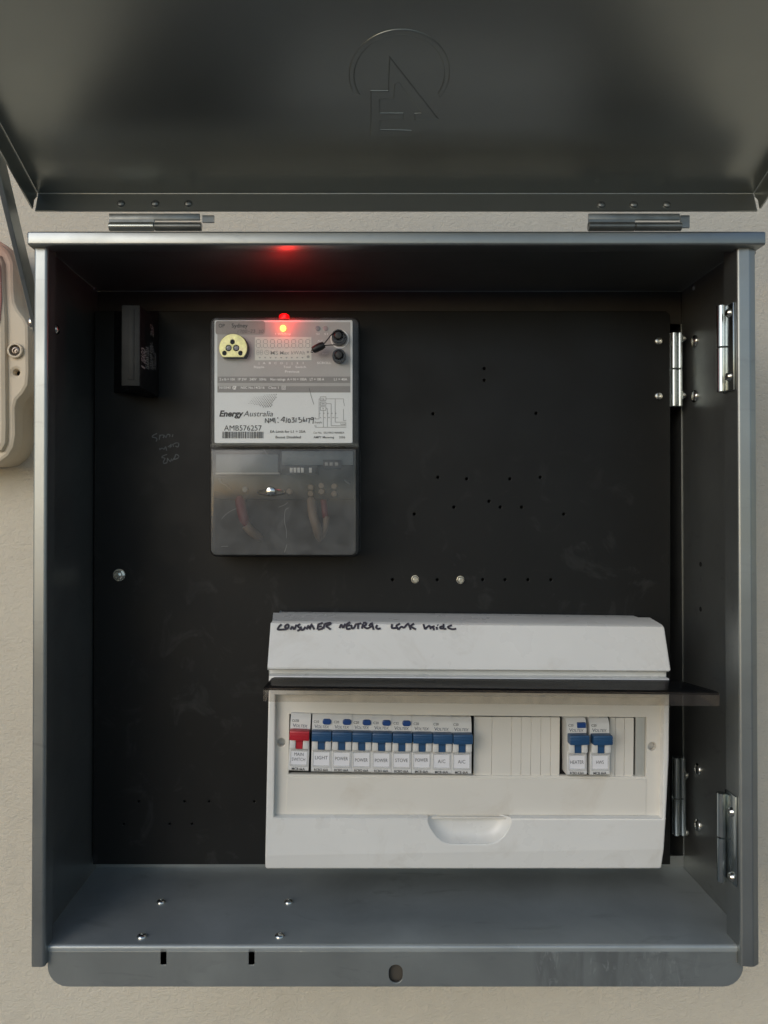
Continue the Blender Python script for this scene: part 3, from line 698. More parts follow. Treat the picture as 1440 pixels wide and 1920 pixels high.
mt(q, 'S2', 960, 988, 305, 14, 2); mt(q, 'S1', 1026, 1056, 305, 14, 2); mt(q, 'ALT', 968, 1014, 364, 15, 2); mt(q, 'SCROLL', 966, 1085, 551, 18, 2, bold=.01); mt(q, 'INIT', 1010, 1056, 472, 14, 2)
fin('button_captions', M['whiteink'], face)
mt(q, '2 x lb = 10A', 142, 274, 690, 20, 3, bold=.012); mt(q, '1P 2W', 298, 372, 690, 20, 3, bold=.012); mt(q, '240V', 396, 455, 690, 20, 3, bold=.012); mt(q, '50Hz', 478, 538, 690, 20, 3, bold=.008)
mt(q, 'Max ratings  A = N = 100A', 570, 878, 690, 20, 3, bold=.012); mt(q, 'LT = 100 A', 904, 1025, 690, 20, 3, bold=.012); mt(q, 'L1 = 40A', 1108, 1220, 690, 20, 3, bold=.012)
fin('rating_lettering', M['whiteink'], face)
mt(q, 'N10343', 142, 235, 760, 19, 3, bold=.012); mt(q, 'NSC No.14/2/16', 322, 522, 760, 19, 3, bold=.012); mt(q, 'Class 1', 555, 640, 760, 19, 3, bold=.008)
fin('approval_lettering', M['whiteink'], face)
strokes(q, [[(268 + 14 * math.cos(R(a)), 752 - 13 * math.sin(R(a))) for a in range(40, 330, 24)], [(262, 750), (269, 758), (284, 740)]], 6, T3, False)
fin('tick_mark', M['whiteink'], face)
strokes(q, [[(668, 738), (698, 738)], [(698, 738), (698, 766)], [(698, 766), (668, 766)], [(668, 766), (668, 738)], [(676, 746), (690, 746)], [(690, 746), (690, 758)], [(690, 758), (676, 758)], [(676, 758), (676, 746)]], 3, T3, False)
q.build('square_mark', M['whiteink'], face)
q = MB(mo)
T4 = lambda a, b: W(*K(a, b), YFP - 4 * e)
for i in range(8):
    x0 = 453 + i * 59.6; x1 = x0 + 34; sg = []
    for (a, b, c_, d) in ((x0 + 4, 345, x1 - 4, 345), (x0 + 4, 379, x1 - 4, 379), (x0 + 4, 414, x1 - 4, 414), (x0, 349, x0, 375), (x1, 349, x1, 375), (x0, 383, x0, 410), (x1, 383, x1, 410)): sg.append([(a, b), (c_, d)])
    strokes(q, sg, 5, T4, False)
    rect(q, x1 + 9, 408, x1 + 15, 416, 4)
for i in range(2):
    x0 = 457 + i * 30; x1 = x0 + 18
    strokes(q, [[(x0 + 3, 434), (x1 - 3, 434)], [(x0 + 3, 454), (x1 - 3, 454)], [(x0 + 3, 474), (x1 - 3, 474)], [(x0, 437), (x0, 471)], [(x1, 437), (x1, 471)]], 4, T4, False)
strokes(q, [[(541 + 19 * math.cos(R(a)), 454 + 19 * math.sin(R(a))) for a in range(0, 361, 30)], [(541, 440), (541, 455), (552, 455)]], 4, T4, False)
mt(q, 'MS', 573, 636, 471, 30, 4, bold=.012); mt(q, 'Max', 652, 730, 471, 30, 4, bold=.012); mt(q, 'kWAh', 748, 862, 471, 30, 4, bold=.012)
for i in range(9): q.f([q.v(T4(*p)) for p in ((472 + i * 45, 492), (492 + i * 45, 492), (482 + i * 45, 506))])
for c_ in ((888, 450, 11), (890, 490, 13)): q.f([q.v(T4(c_[0] + c_[2] * math.cos(a * .7854), c_[1] + c_[2] * math.sin(a * .7854))) for a in range(8)])
q.build('display_segments', M['lcdseg'], lcd)
for cx, m_ in ((596, 'dotgrey'), (610.5, 'dotpink')):
    q = MB(mo); q.lathe(W(cx, 616, YFP - e), (0, -1, 0), [(.0024, 0), (.0024, .0004), (.0018, .0006), (0, .0006)], 18); q.build('indicator_window', M[m_], face)
q = MB(mo); q.lathe(W(531, 616, YFP), (0, -1, 0), [(.0029, 0), (.0029, .002), (.0022, .0038), (.001, .0044), (0, .0045)], 20); q.build('indicator_light', M['led'], meter)
# optical port: passivated plate with a flat bottom over a dark collar
def dshape(cx, cy, r, cut): return [(cx + r * math.cos(R(a)), cy - r * math.sin(R(a))) for a in range(-cut, 181 + cut, 8)]
q = MB(mo); q.slab(pw(dshape(441, 656, 27, 38), YFP), YFP - .0046, YFP, .0004); port = q.build('optical_port', M['black'], meter)
YO = YFP - .0075
q = MB(mo); q.slab(pw(dshape(437, 652, 26.5, 42), YO), YO, YO + .0016, .0004, [pw(circ(a, b, r, 14), YO) for a, b, r in ((436, 641, 4.2), (421, 662, 4), (451, 662, 4), (428.7, 652.5, 5.6), (443, 652.5, 5.6))]); q.build('port_plate', M['brass'], port)
for cx in (428.7, 443):
    q = MB(mo); q.lathe(W(cx, 652.5, YO + .0026), (0, -1, 0), [(.0026, 0), (.0023, .0012), (.001, .0018), (0, .0018)], 14); q.build('lens', M['lens'], port)
# buttons
for cx, cy in ((635, 634), (636, 670)):
    q = MB(mo); q.lathe(W(cx, cy, YFP), (0, -1, 0), [(.0063, 0), (.0063, .0085), (.0058, .0098), (.0050, .0098), (.0047, .0085), (.0046, .0085), (.0042, .0110), (.003, .0122), (0, .0125)], 26); q.build('push_button', M['blackplastic'], meter)
q = MB(mo); q.slab(pw(circ(637, 636, 17.5, 28), YFP - e), YFP - 2.2 * e, YFP - e, 0, [pw(circ(637, 636, 15.3, 28), YFP - e)]); q.build('button_ring', M['whiteink'], face)
# covers
q = MB(mo); q.slab(pw(rrect(396, 596, 673, 837, (3, 3, 12, 12)) if False else [(a, b) for a, b in rrect(396, 596, 673, 837, (12, 12, 2, 2))], YC + .004), YC + .0005, YBASE + .012, .003); q.build('clear_cover', M['clear'], meter)
q = MB(mo); q.slab(pw(rrect(394, 832, 673, 837.5, 1), YC), YC - .0004, YC + .006, .0003); q.build('cover_seam', M['clear'], meter)
q = MB(mo)
o1 = pw(rrect(395, 841, 668, 1041, (3, 3, 11, 11)), YC - .001); o2 = pw(rrect(391, 838, 676, 1046, (3, 3, 14, 14)), YC + .004)
o2 = [(a, b) for a, b in o2]
n_ = len(o1)
i1 = inset(ccw(o1), .0016)
oo1, oo2 = ccw(o1), ccw(o2)
q.loops([[Vector((a, YBASE + .012, b)) for a, b in oo2], [Vector((a, YC + .002, b)) for a, b in oo1], [Vector((a, YC - .0006, b)) for a, b in inset(oo1, .0005)], [Vector((a, YC - .001, b)) for a, b in i1]])
tc_ = q.build('terminal_cover', M['termcover'], meter)
TT = lambda a, b: W(380 + a / 4.5, 820 + b / 4.5, YC - .00115)
M['scratch'] = pmat('pale_scratch', (.22, .22, .215), .5)
for ln in [[(160, 690), (190, 655), (240, 620), (290, 598)], [(725, 595), (700, 610), (690, 660), (692, 720), (705, 780), (706, 850)], [(155, 920), (215, 918)], [(690, 970), (700, 940), (712, 905)], [(640, 590), (690, 570), (718, 550)], [(515, 95), (540, 140), (590, 165)]]:
    q = MB(mo); strokes(q, [ln], 2.8, TT); q.build('scratch', M['scratch'], tc_)
# red dome above the cover
q = MB(mo); c = W(533, 597, .724)
q.lathe(c, (0, 0, 1), [(.0054, -.001), (.0054, .0016), (.0046, .0030), (.0028, .0039), (0, .0042)], 20); q.build('light_pipe', M['leddome'], meter)
# terminal chamber
YT = .728
def tp(name, mat, x0, y0, x1, y1, Y, d, parent, bev=.0004):
    q = MB(mo); a, b = W(x0, y0, Y), W(x1, y1, Y); q.box(a.x, b.x, Y, Y + d, b.z, a.z, bev); return q.build(name, mat, parent)
tb = tp('terminal_block', M['termblock'], 402, 845, 664, 936, YT, .013, meter)
tp('shield', M['termgrey'], 405, 852, 521, 886, YT - .004, .004, tb)
tp('shield_ledge', M['palegrey'], 404, 886, 524, 889.5, YT - .006, .006, tb)
tp('shield', M['termgrey'], 528, 846, 662, 872, YT - .003, .003, tb)
tp('port_socket', M['blackplastic'], 528, 872, 594, 889, YT - .006, .005, tb)
tp('port_socket', M['blackplastic'], 606, 862, 640, 879, YT - .007, .006, tb)
M['pin'] = pmat('white_pin', (.88, .87, .84), .4)
for x in (546, 553, 560, 567, 582): tp('contact_pin', M['pin'], x - 2.6, 877, x + 2.6, 886, YT - .0068, .001, tb, .0001)
for x in (612, 621, 631): tp('contact_pin', M['palegrey'], x - 3, 867, x + 3, 873, YT - .0078, .001, tb, .0001)
for x, y in ((460, 918), (543, 922), (583, 914), (583, 926), (603, 911), (603, 922), (627, 912), (627, 926)):
    q = MB(mo); q.lathe(W(x, y, YT), (0, -1, 0), [(.0030, 0), (.0030, .002), (.0022, .003), (0, .003)], 14); q.build('terminal_screw', M['tan'] if x > 500 else M['termgrey'], tb)
def wire(pts, r, m_):
    q = MB(mo); P_ = [W(a, b, y) for a, b, y in pts]; S = []
    for i in range(len(P_) - 1):
        for k in range(5): S.append(P_[i].lerp(P_[i + 1], k / 5))
    S.append(P_[-1])
    for _ in range(3): S = [S[0]] + [(S[i - 1] + S[i] * 2 + S[i + 1]) / 4 for i in range(1, len(S) - 1)] + [S[-1]]
    q.tube(S, [r * min(1, .35 + 4 * (1 - i / (len(S) - 1))) for i in range(len(S))], 10); q.build('wire', m_, meter)
wire([(450, 934, .732), (453, 955, .726), (461, 986, .724)], .0050, M['copper']); wire([(461, 985, .724), (472, 998, .726), (492, 1012, .738)], .0042, M['tan'])
wire([(583, 934, .732), (586, 965, .722), (594, 990, .722), (600, 1014, .736)], .0044, M['tan']); wire([(606, 934, .734), (609, 955, .728), (610, 975, .728)], .0032, M['copper']); wire([(612, 968, .728), (610, 990, .728), (601, 1012, .737)], .003, M['tan'])
# sealing screw with wire wings, seal wires
q = MB(mo); c = W(508, 921, YC - .001); q.lathe(c, (0, -1, 0), [(.0046, -.0005), (.0046, .0008), (.0038, .0024), (.002, .0032), (0, .0034)], 18)
for sx in (-1, 1):
    pts = [c + Vector((sx * (.003 + .0095 * math.sin(t)), -.0012, -.0010 + .0022 * math.cos(t))) for t in [i * math.pi / 8 for i in range(9)]]
    q.tube(pts, .00045, 6)
q.build('sealing_screw', M['screw'], meter)
for pts in (((411, 897), (415, 903), (424, 909), (434, 917)), ((646, 899), (650, 903), (656, 907))):
    q = MB(mo); q.tube([W(a, b, YC + .002) for a, b in pts], [.0012, .0016, .0013, .001][:len(pts)], 6); q.build('seal_wire', M['zinc'], meter)
# security seal looped round the upper button
so = W(607, 649, YFP - .006)
seal = thing('security_seal', so, 'small black seal tag on a wire looped round the upper meter button', 'seal')
q = MB(so); a = W(586, 657, YFP - .0115); b = W(608, 646, YFP - .0115)
q.lathe(a, b - a, [(.0022, 0), (.0031, .0008), (.0036, .004), (.0036, (b - a).length - .003), (.0028, (b - a).length)], 12)
for k in (-1, 0, 1): q.cyl(a + Vector((-.0012, 0, .0002)) + Vector((.0006, 0, .0016)) * k, a + Vector((.001, 0, -.0002)) + Vector((.0006, 0, .0016)) * k, .0005, 6)
q.build('tag', M['blackplastic'], seal)
q = MB(so); ce = (635, 634); yy = YFP - .0105
loop = [(607, 645), (613, 638), (619, 630), (625, 624.5)] + [(635 + 14.2 * math.cos(R(t)), 634 - 14.2 * math.sin(R(t))) for t in range(130, -100, -20)] + [(628, 646.4), (618, 647), (608, 648)]
q.tube([W(a_, b_, yy - .002) for a_, b_ in loop], .00055, 6); q.build('wire_loop', M['blackplastic'], seal)

# the lit indicator really gives off red light
pl = bpy.data.lights.new('indicator_glow', 'POINT'); pl.color = (1, .02, .02); pl.energy = .028; pl.shadow_soft_size = .004
po = bpy.data.objects.new('indicator_glow', pl); COL.objects.link(po); po.location = W(533, 586, .716)
pl2 = bpy.data.lights.new('indicator_glow', 'POINT'); pl2.color = (1, .03, .03); pl2.energy = .004; pl2.shadow_soft_size = .003
po2 = bpy.data.objects.new('indicator_glow', pl2); COL.objects.link(po2); po2.location = W(531, 616, YFP - .0075)

# ================================================================== switchboard
YU, YD, YS = .703, .6885, .6965
bo = W(878, 1627, ZP)
swb = thing('switchboard', bo, 'white plastic switchboard enclosure with marker writing and an open smoked flap', 'switchboard')
PV = W(878, 1627, YD); RIG = Matrix.Translation(PV) @ Matrix.Rotation(R(.75), 4, 'Y') @ Matrix.Rotation(R(1.5), 4, 'Z') @ Matrix.Translation(-PV)
swb.location = RIG @ bo
swb.rotation_euler = (Matrix.Rotation(R(.75), 4, 'Y') @ Matrix.Rotation(R(1.5), 4, 'Z')).to_euler()
x0 = W(502, 1220, .697).x; x1 = W(1252.5, 1220, .697).x
zt0 = W(0, 1150, ZP).z; zt1 = W(0, 1159, .74).z; zu = W(0, 1170, YU).z; zu2 = W(0, 1257, .691).z
zdt = W(0, 1270, YD).z; zdb = W(0, 1632, YD).z
q = MB(bo)
prof = [(ZP - .0003, zt0), (.744, zt0), (.741, zt0 - .0005), (.738, zt1 + .0028), (YU + .003, zu + .0006), (YU, zu - .001), (.6910, zu2 + .0012), (.6915, zu2), (.700, zu2 - .001), (.700, zdt - .004), (ZP - .0003, zdt - .004)]
def xs(i): return .0012 if i in (4, 5) else 0
ringA = [Vector((x0 + xs(i) + (.003 if i < 3 else 0), a, b)) for i, (a, b) in enumerate(prof)]; ringB = [Vector((x1 - xs(i) - (.003 if i < 3 else 0), a, b)) for i, (a, b) in enumerate(prof)]
q.loops([[p + Vector((.0012, .0006 if i < 8 else 0, 0)) * 0 + p * 0 for i, p in enumerate(ringA)], ringB], cap0=False, cap1=False)
for rg in (ringA, ringB):
    tri = tessellate_polygon([[Vector((p.y, p.z, 0)) for p in rg]]); V = [q.v(p) for p in rg]
    for t in tri: q.f([V[i] for i in t])
bmesh.ops.remove_doubles(q.bm, verts=q.bm.verts, dist=1e-6)
bmesh.ops.bevel(q.bm, geom=[e_ for e_ in q.bm.edges if len(e_.link_faces) == 2 and e_.calc_face_angle(0) > R(50)], offset=.0012, segments=2, affect='EDGES')
top = q.build('top_cover', M['white'], swb)
q = MB(bo); q.box(x0 + .001, x1 - .001, .704, ZP - .0003, zdb + .002, zdt - .0045, .002); q.build('rear_case', M['white'], swb)
# lower front: moulded frame with recess and pull notch
xf0, xf1 = W(498, 1450, YD).x, W(1256, 1450, YD).x
PD = lambda a, b: (W(a, b, YD).x, W(a, b, YD).z)
A = lambda cx, cy, r, a0, a1, s_=12: [(cx + r * math.cos(R(a)), cy - r * math.sin(R(a))) for a in range(a0, a1, s_ if a1 > a0 else -s_)]
hole = [(513, 1306), (1245, 1306), (1245, 1534), (957, 1534)] + [(957, 1540), (952, 1553), (944, 1566), (932, 1577), (916, 1582)] + [(844, 1582), (828, 1577), (816, 1566), (807, 1553), (802, 1540)] + [(802, 1534), (513, 1534)]
q = MB(bo)
ofr = [(xf0, zdb + .002), (xf0 + .0006, zdb + .0006), (xf0 + .002, zdb), (xf1 - .0065, zdb), (xf1 - .005, zdb + .0006), (xf1 - .0045, zdb + .002), (xf1 - .002, zdb + .05), (xf1, zdb + .10), (xf1, zdt), (xf0 + .001, zdt)]
q.slab(ofr, YD, .706, .0014, [[PD(*p) for p in hole]])
zk = W(0, 1598, YD).z; bmesh.ops.bisect_plane(q.bm, geom=list(q.bm.verts) + list(q.bm.edges) + list(q.bm.faces), plane_co=(W(878, 1598, YD).x, YD, zk), plane_no=Vector((-.018, 0, 1)).normalized())
for v_ in q.bm.verts:
    d_ = zk - v_.co.z + .018 * (v_.co.x - W(878, 1598, YD).x)
    if d_ > 1e-5 and v_.co.y < YD + .003: v_.co.y += d_ * .17
front = q.build('front_frame', M['white'], swb)
# pull scoop
q = MB(bo)
pn = [(957, 1533), (957, 1540), (952, 1553), (944, 1566), (932, 1577), (916, 1582.5), (844, 1582.5), (828, 1577), (816, 1566), (807, 1553), (802, 1540), (802, 1533)]
ft = [PD(*p) for p in pn]; cx_, cz_ = sum(p[0] for p in ft) / len(ft), max(p[1] for p in ft)
rings = []
for k, (s_, y_) in enumerate(((1.01, YD + .0008), (.93, YD + .004), (.84, YD + .0068), (.7, YD + .0085), (.4, YD + .0088))):
    rings.append([Vector((cx_ + (a - cx_) * s_, y_, cz_ + (b - cz_) * s_ + 0)) for a, b in ft])
q.loops(rings, closed=False, cap0=False, cap1=True); q.build('pull_scoop', M['white'], swb)
# fascia with the breaker window
YI = .6962
PI_ = lambda a, b: (W(a, b, YI).x, W(a, b, YI).z)
q = MB(bo); hl = [[PI_(540, 1341), PI_(1213, 1343), PI_(1213, 1455), PI_(540, 1453)]]
hl += [[PI_(*p) for p in circ(525, 1394, 8, 16)], [PI_(*p) for p in circ(1224, 1398, 8, 16)]]
q.slab([(xf0 + .004, PI_(0, 1534)[1] - .001), (xf1 - .004, PI_(0, 1534)[1] - .001), (xf1 - .004, zdt - .001), (xf0 + .004, zdt - .001)], YI, YI + .006, .0005, hl)
fas = q.build('fascia', M['cream'], swb)
q = MB(bo); a, b = PI_(537, 1338), PI_(1214, 1530)
q.slab([PI_(537, 1457), PI_(1213, 1459), PI_(1213, 1527), PI_(537, 1527)], YI - .0008, YI + .001, .0004); q.build('lower_panel', M['cream'], fas)
q = MB(bo); q.box(PI_(515, 0)[0], PI_(1243, 0)[0], YD + .0045, YI, PI_(0, 1533.5)[1], PI_(0, 1529)[1], .0006); q.build('ledge', M['cream'], fas)
q = MB(bo); q.box(PI_(536, 0)[0], PI_(1216, 0)[0], YI + .0075, YI + .0085, PI_(0, 1460)[1], PI_(0, 1336)[1]); q.build('window_back', M['black'], fas)
for xc, yc in ((525, 1394), (1224, 1398)):
    q = MB(bo); q.lathe(W(xc, yc, YI + .0095), (0, -1, 0), [(.0036, 0), (.0036, .0015), (.0012, .0015), (.0012, .001), (0, .001)], 16); q.build('fixing_screw', M['darkzinc'], fas)
YBK = YI + .0016
edges = [886, 920, 957, 975.5, 994, 1012.5, 1031, 1048.5]
for a, b in list(zip(edges, edges[1:])) + [(1143, 1153.5), (1153.5, 1171), (1171, 1189)]:
    q = MB(bo); pa_, pb_ = W(a + .07, 1344, YBK), W(b - .07, 1454.5, YBK)
    q.box(pa_.x, pb_.x, YBK, YBK + .003, pb_.z, pa_.z, .00022, 1); q.build('blanking_strip', M['cream'], fas)
pa_, pb_ = W(1193, 1343.5, YBK), W(1211, 1454, YBK); q = MB(bo); q.box(pa_.x, pb_.x, YBK + .001, YBK + .004, pb_.z, pa_.z, .0003); q.build('end_filler', M['greyplastic'], fas)
pa_, pb_ = W(1049, 1453, YBK), W(1143, 1456, YBK); q = MB(bo); q.box(pa_.x, pb_.x, YBK + .001, YBK + .003, pb_.z, pa_.z); q.build('sill_strip', M['cream'], fas)
# marker writing on the sloping face
fp = Vector((0, YU, zu)); fn = Vector((0, -(zu - zu2), 0)) + Vector((0, 0, -(YU - .691))) ; fn.normalize()
fn = Vector((0, zu2 - zu, .691 - YU)).normalized(); fn = Vector((0, -abs(fn.y), abs(fn.z))).normalized()
TB = lambda a, b: hit(480 + a / 3.6, 1130 + b / 3.6, fp + fn * .0005, fn)
q = MB(bo)
TB8 = lambda ox: (lambda a, b: hit(ox + a / 8, 1160 + b / 8, fp + fn * .0005, fn))
strokes(q, [[(100,110),(65,145),(45,185),(90,190),(180,182)],[(180,182),(205,150),(200,115),(170,120),(150,150),(175,165)],[(232,190),(262,138)],[(262,138),(290,190)],[(290,190),(325,110)],
 [(380,105),(345,125),(355,150),(385,165),(370,190),(335,205)],[(385,140),(400,190),(435,180),(455,140)],[(475,185),(500,130),(520,170),(545,115),(590,185)],
 [(650,100),(635,185)],[(650,105),(715,85)],[(645,140),(700,135)],[(640,185),(705,170),(715,140)],[(740,100),(725,170)],[(740,100),(820,80),(825,100),(760,130)],[(760,130),(835,180)],
 [(965,160),(990,100)],[(990,100),(1020,160)],[(1020,160),(1050,90)],[(1125,70),(1075,100),(1075,170),(1130,165)],[(1080,125),(1125,110)],[(1140,105),(1150,160),(1185,150),(1205,100)],
 [(1200,100),(1290,85)],[(1245,95),(1240,170)],[(1315,90),(1300,165)],[(1315,80),(1355,75),(1360,105),(1320,125)],[(1320,125),(1375,160),(1440,130)]], 30, TB8(511))
strokes(q, [[(5,125),(45,85),(75,180)],[(10,135),(70,125)],[(130,105),(112,145),(140,165),(180,155)],[(350,90),(350,150),(420,145)],[(470,85),(415,115),(430,145),(445,175)],[(445,175),(490,130),(530,150)],[(530,150),(590,85),(630,175)],
 [(680,80),(610,130)],[(620,120),(710,170)],[(820,85),(845,165)],[(845,165),(890,120),(920,120),(930,165)],[(990,115),(950,130),(975,150),(975,180)],[(1020,125),(1025,170)],[(1030,95),(1042,106)],
 [(1130,150),(1080,150),(1075,125),(1120,115)],[(1125,80),(1125,150),(1165,155)],[(1250,100),(1190,125),(1215,150),(1265,160),(1315,152)]], 30, TB8(686))
q.build('marker_writing', M['marker'], top)
# smoked flap, swung up
YV0, YV1 = .6895, .613
zv0 = W(0, 1271, YV0).z
vx0, vx1 = W(485, 1290, YV1).x, W(1345, 1296, YV1).x
zv1l, zv1r = W(0, 1290, YV1).z, W(0, 1293, YV1).z
flap = None
q = MB(bo)
def FP(u, v_, h):   # u along X, v back to front, h down
    zz = zv0 + (v_) * ((zv1l * (1 - u) + zv1r * u) - zv0) - h
    return Vector((vx0 + (vx1 - vx0) * u, YV0 + (YV1 - YV0) * v_, zz))
n = 10; rows = []
for (v_, h) in [(0, .002), (.03, .0004)] + [(i / n, 0) for i in range(1, n)] + [(.975, .0001), (1, .0012)]: rows.append((v_, h))
t2 = .0018
topL = [[FP(u, v_, h) for u in (0, .006, .994, 1)] for v_, h in rows]
botL = [[FP(u, v_, h + t2) for u in (0, .006, .994, 1)] for v_, h in rows]
for rg in topL:
    rg[0].z -= .001; rg[3].z -= .001
for L_ in (topL, botL):
    V = [[q.v(p) for p in rg] for rg in L_]
    for i in range(len(V) - 1):
        for j in range(3): q.f([V[i][j], V[i][j + 1], V[i + 1][j + 1], V[i + 1][j]])
flap = q.build('smoked_flap', M['smoke_top'], swb)
q = MB(bo)
rim = [FP(0, 1, .0014), FP(1, 1, .0014)]; hh = .0118
q.loops([[FP(u, 1, .0014) + Vector((0, dy, 0)) for u, dy in ((0, 0), (1, 0), (1, .0017), (0, .0017))], [FP(u, 1, hh) + Vector((0, dy, 0)) for u, dy in ((0, 0), (1, 0), (1, .0017), (0, .0017))]])
q.build('flap_rim', M['smoke'], flap)
for u in (0, 1):
    q = MB(bo); dx = .0015 if u == 0 else -.0015
    pts = [FP(u, .99, .003), FP(u, .99, hh), FP(u, .9, hh + .001), FP(u, .45, .006), FP(u, .05, .003)]
    q.prism(pts, (dx, 0, 0)); q.build('flap_end', M['smoke'], flap)

# ================================================================== circuit breakers
KM = .0004765                     # metres per photograph pixel at the breaker fronts
def make_breaker(test, cut=False):
    """parts in their own measure: x across, z up from the bottom edge, y=0 the front face"""
    P_ = {}
    q = MB(); wd = .00885
    q.loops([[Vector((sx, a, b)) for a, b in ((.016, 0), (.001, 0), (0, .001), (0, .0445), (.0009, .0470), (.0032, .0500), (.016, .0500))] for sx in (-wd, wd)])
    bmesh.ops.bevel(q.bm, geom=[e_ for e_ in q.bm.edges if e_.calc_face_angle(0) > R(60)], offset=.0003, segments=1, affect='EDGES')
    P_['body'] = (q, M['breaker'])
    q = MB()
    for a, b in ((-wd + .0003, -.0031), (.0031, wd - .0003)): q.box(a, b, -.0052, .001, .0208, .0300, .0011, 2)
    q.box(-wd + .0003, wd - .0003, -.0012, .001, .0192, .0212, .0005, 1)
    P_['cheek'] = (q, M['breaker'])
    q = MB(); q.box(-.0087, .0087, -.0100, -.0005, .0293, .0378, .0011, 2)
    for k in range(3): q.box(-.0084, .0084, -.0104, -.0099, .0312 + k * .0020, .0322 + k * .0020, .0002, 1)
    q.box(-.0030, .0030, -.0040, .001, .0205, .0300, .0004, 1); q.box(-.0026, .0026, -.0050, -.0036, .0270, .0300, .0004, 1)
    P_['toggle'] = (q, M['blue'])
    if test:
        q = MB(); q.slab(rrect(.0004, .0420, .0080, .0468, .0021 if not cut else .0006, 5), -.0018, .001, .0007); P_['test_button'] = (q, M['blue2'])
    q = MB(); q.slab(rrect(-.0078, .0042, .0078, .0192, .0006, 2), -.0012, .0005, .0003, [rrect(-.0070, .0060, .0070, .0176, .0004, 2)])
    q.box(-.0078, .0078, -.0014, .0002, .0184, .0192, .0002, 1)
    P_['label_holder'] = (q, M['bezel'])
    q = MB(); q.box(-.0069, .0069, -.0004, .0003, .0058, .0176); P_['paper_label'] = (q, M['paper'])
    return P_
protos = {}
for key, (t_, c_) in {'rcbo': (True, False), 'mcb': (False, False), 'cut': (True, True)}.items():
    d = {}
    for nm, (q, m_) in make_breaker(t_, c_).items():
        o = q.build(nm, m_); d[nm] = o
    protos[key] = d
used = set()
def place_breaker(kind, cx, ybot, lab, rating, foot, label, lean=0., Y=.6895, ltdy=0., red=False, dz=0.):
    loc = W(cx, ybot, Y)
    t = thing('circuit_breaker', loc, label, 'circuit breaker', 'circuit breakers in the white switchboard'); mw = RIG @ Matrix.Translation(loc) @ Matrix.Rotation(lean - R(.75), 4, 'Y'); t.location = mw.to_translation(); t.rotation_euler = mw.to_euler()
    for nm, src in protos[kind].items():
        if (kind, nm) in used or (nm == 'toggle' and red): o = src.copy(); COL.objects.link(o)
        else: o = src; used.add((kind, nm))
        o.parent = t
        if nm == 'toggle' and red:
            o.data = o.data.copy(); o.data.materials.clear(); o.data.materials.append(M['red']); o['label'] = 'red toggle'
    T = lambda y: (lambda a, b: Vector((a, y, b)))
    q = MB()
    text(q, rating, T(-.00012), -.0074, -.0074 + .0014 * len(rating) + .0004, .0432, .0021, bold=.004)
    q.build('rating_print', M['ink'], t); q = MB()
    text(q, foot, T(-.00012), -.0058 - (.0004 * (len(foot) > 7)), .0058 + (.0004 * (len(foot) > 7)), .0008, .0021, bold=.022)
    q.build('type_print', M['ink'], t)
    q = MB(); text(q, 'V', T(-.00012), -.0066, -.0036, .0386, .0030, shear=.1, bold=.004); text(q, 'OLTEX', T(-.00012), -.0040, .0064, .0386, .0023, shear=.25, bold=.006)
    q.build('maker_print', M['blueink'], t)
    q = MB(); ls = lab.split('\n')
    if len(ls) == 2:
        text(q, ls[0], T(-.00052), -.0042, .0040, .0135, .0028); text(q, ls[1], T(-.00052), -.0061, .0056, .0090, .0028)
    else:
        hw = min(.0060, .00112 * len(lab)); text(q, lab, T(-.00052), -hw, hw, .0102 + ltdy, .0030)
    q.build('label_print', M['greyink'], t)
place_breaker('mcb', 557.5, 1447, 'MAIN\nSWITCH', 'C63B', 'MCB 6kA', 'main switch breaker with the red toggle, leftmost in the row', lean=R(2.6), red=True)
bc = [600, 637.7, 675, 712.2, 750, 788, 825.4, 863]
bd = [('rcbo', 'LIGHT', 'C10', 'RCBO 6kA', 'blue breaker with test button labelled LIGHT, beside the red main switch', .001),
      ('rcbo', 'POWER', 'C20', 'RCBO 6kA', 'POWER breaker with test button standing directly beside the LIGHT breaker', .0005),
      ('rcbo', 'POWER', 'C20', 'RCBO 6kA', 'middle one of the three POWER breakers that have a test button', -.0004),
      ('rcbo', 'POWER', 'C20', 'RCBO 6kA', 'POWER breaker with test button standing directly left of the STOVE breaker', -.0004),
      ('rcbo', 'STOVE', 'C32', 'RCBO 6kA', 'blue breaker with test button labelled STOVE', 0),
      ('mcb', 'POWER', 'C20', 'MCB 6kA', 'POWER breaker without a test button, right of the STOVE breaker', .0006),
      ('mcb', 'A/C', 'C20', 'MCB 6kA', 'A/C breaker between the last POWER breaker and the other A/C breaker', -.0002),
      ('mcb', 'A/C', 'C20', 'MCB 6kA', 'A/C breaker at the right end of the row, next to the blank cover strips', -.0002)]
for i, (cx, (k_, lab, rt, ft_, lbl, dy)) in enumerate(zip(bc, bd)): place_breaker(k_, cx, 1448.5 + i * .55, lab, rt, ft_, lbl, lean=R(1.2 - i * .15), ltdy=dy, Y=.6893 + random.uniform(-.0003, .0003))
place_breaker('cut', 1081, 1452.5, 'HEATER', 'C20', 'RCBO 4.5kA', 'breaker labelled HEATER with a squared blue test button, apart at the right', Y=.688, lean=R(-.3))
place_breaker('mcb', 1124.5, 1452.5, 'HWS', 'C20', 'MCB 6kA', 'breaker labelled HWS at the far right, beside the HEATER breaker', Y=.688, lean=R(-.2))

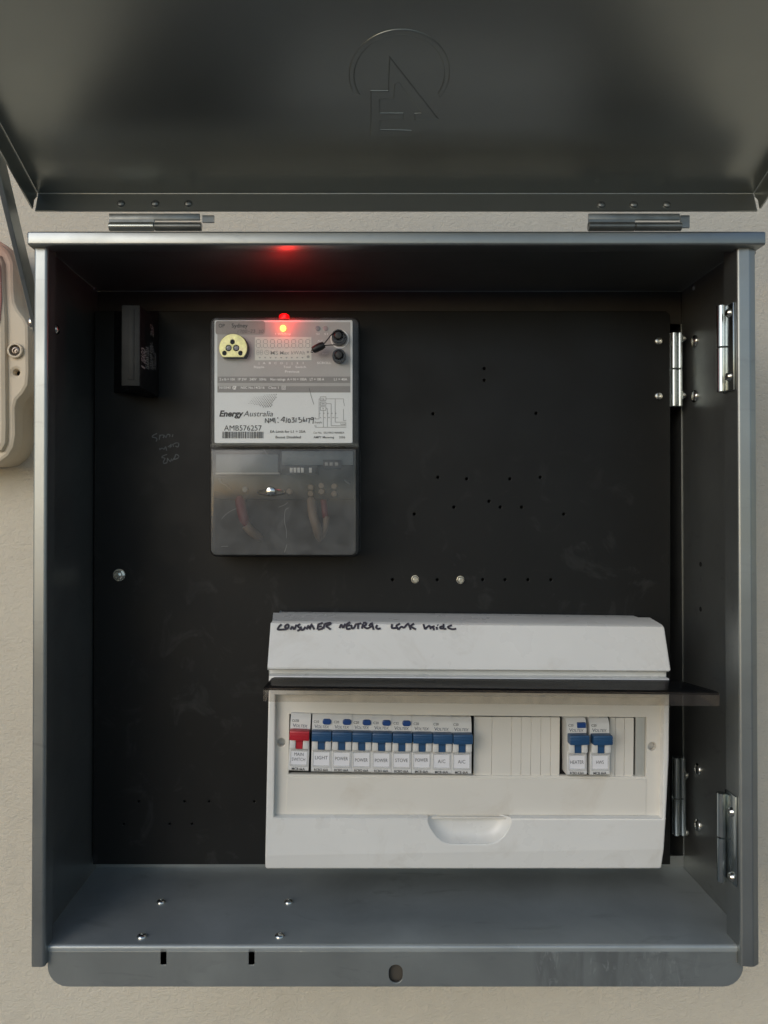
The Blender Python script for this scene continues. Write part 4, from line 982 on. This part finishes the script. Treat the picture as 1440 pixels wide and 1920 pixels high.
# ================================================================== cream enclosure at the left edge
YE = .806; eo = W(-60, 872, ZW)
iso = thing('isolator_enclosure', eo, 'weathered cream plastic enclosure on the wall left of the grey meter box', 'enclosure')
right = [(-2, 452), (12, 461), (23, 474), (30, 492), (31, 540), (33, 566), (40, 581), (52, 597), (58, 610), (59, 700), (57, 722), (48, 738), (37, 750), (33, 764), (34, 815), (30, 838), (20, 855), (4, 867), (-14, 871)]
left = [(-240 - a, b) for a, b in right[::-1]]
ol = right + left
q = MB(eo); base_o = ccw(pw(ol, YE + .016)); q.slab(inset(base_o, -.0006), YE + .016, ZW - .0004, .003); q.build('base', M['iso'], iso)
cov_o = ccw(pw([(a - 5 if i < len(right) else a, b) for i, (a, b) in enumerate(ol)], YE))
q = MB(eo); q.slab(cov_o, YE, YE + .018, .0035, [pw(circ(30, 698, 5.4, 14), YE)]); cov = q.build('cover', M['iso'], iso)
q = MB(eo); q.slab(inset(cov_o, .004), YE + .009, YE + .0095); q.build('inner_face', M['black'], cov)
inn = [(-130, 476), (-2, 476), (4, 490), (6, 540), (9, 600), (11, 800), (10, 830), (2, 846), (-130, 850)]
q = MB(eo); q.slab(pw(inn, YE - .007), YE - .006, YE + .002, .005); q.build('raised_window', M['iso'], cov)
q = MB(eo); q.slab(pw([(-130, 486), (-4, 486), (1, 500), (3, 560), (1, 600), (-6, 640), (-130, 640)], YE - .0063), YE - .0066, YE - .005, .0003); q.build('faded_panel', M['rust'], cov)
q = MB(eo); c = W(30, 658, YE); q.lathe(c, (0, -1, 0), [(.0082, -.001), (.0082, .0028), (.0074, .0036), (.0060, .0036), (.0058, -.0005), (0, -.0005)], 26); boss = q.build('boss', M['iso'], cov)
q = MB(eo); q.lathe(c + Vector((0, .0002, 0)), (0, -1, 0), [(.0054, 0), (.0054, .001), (.0040, .0022), (.0024, .0024), (.0022, .0006), (.0012, .0006), (.001, .0018), (0, .0018)], 18)
M['bronze'] = pmat('dull_bronze', (.30, .25, .21), .3, .9, .2, 80); q.build('screw', M['bronze'], boss)
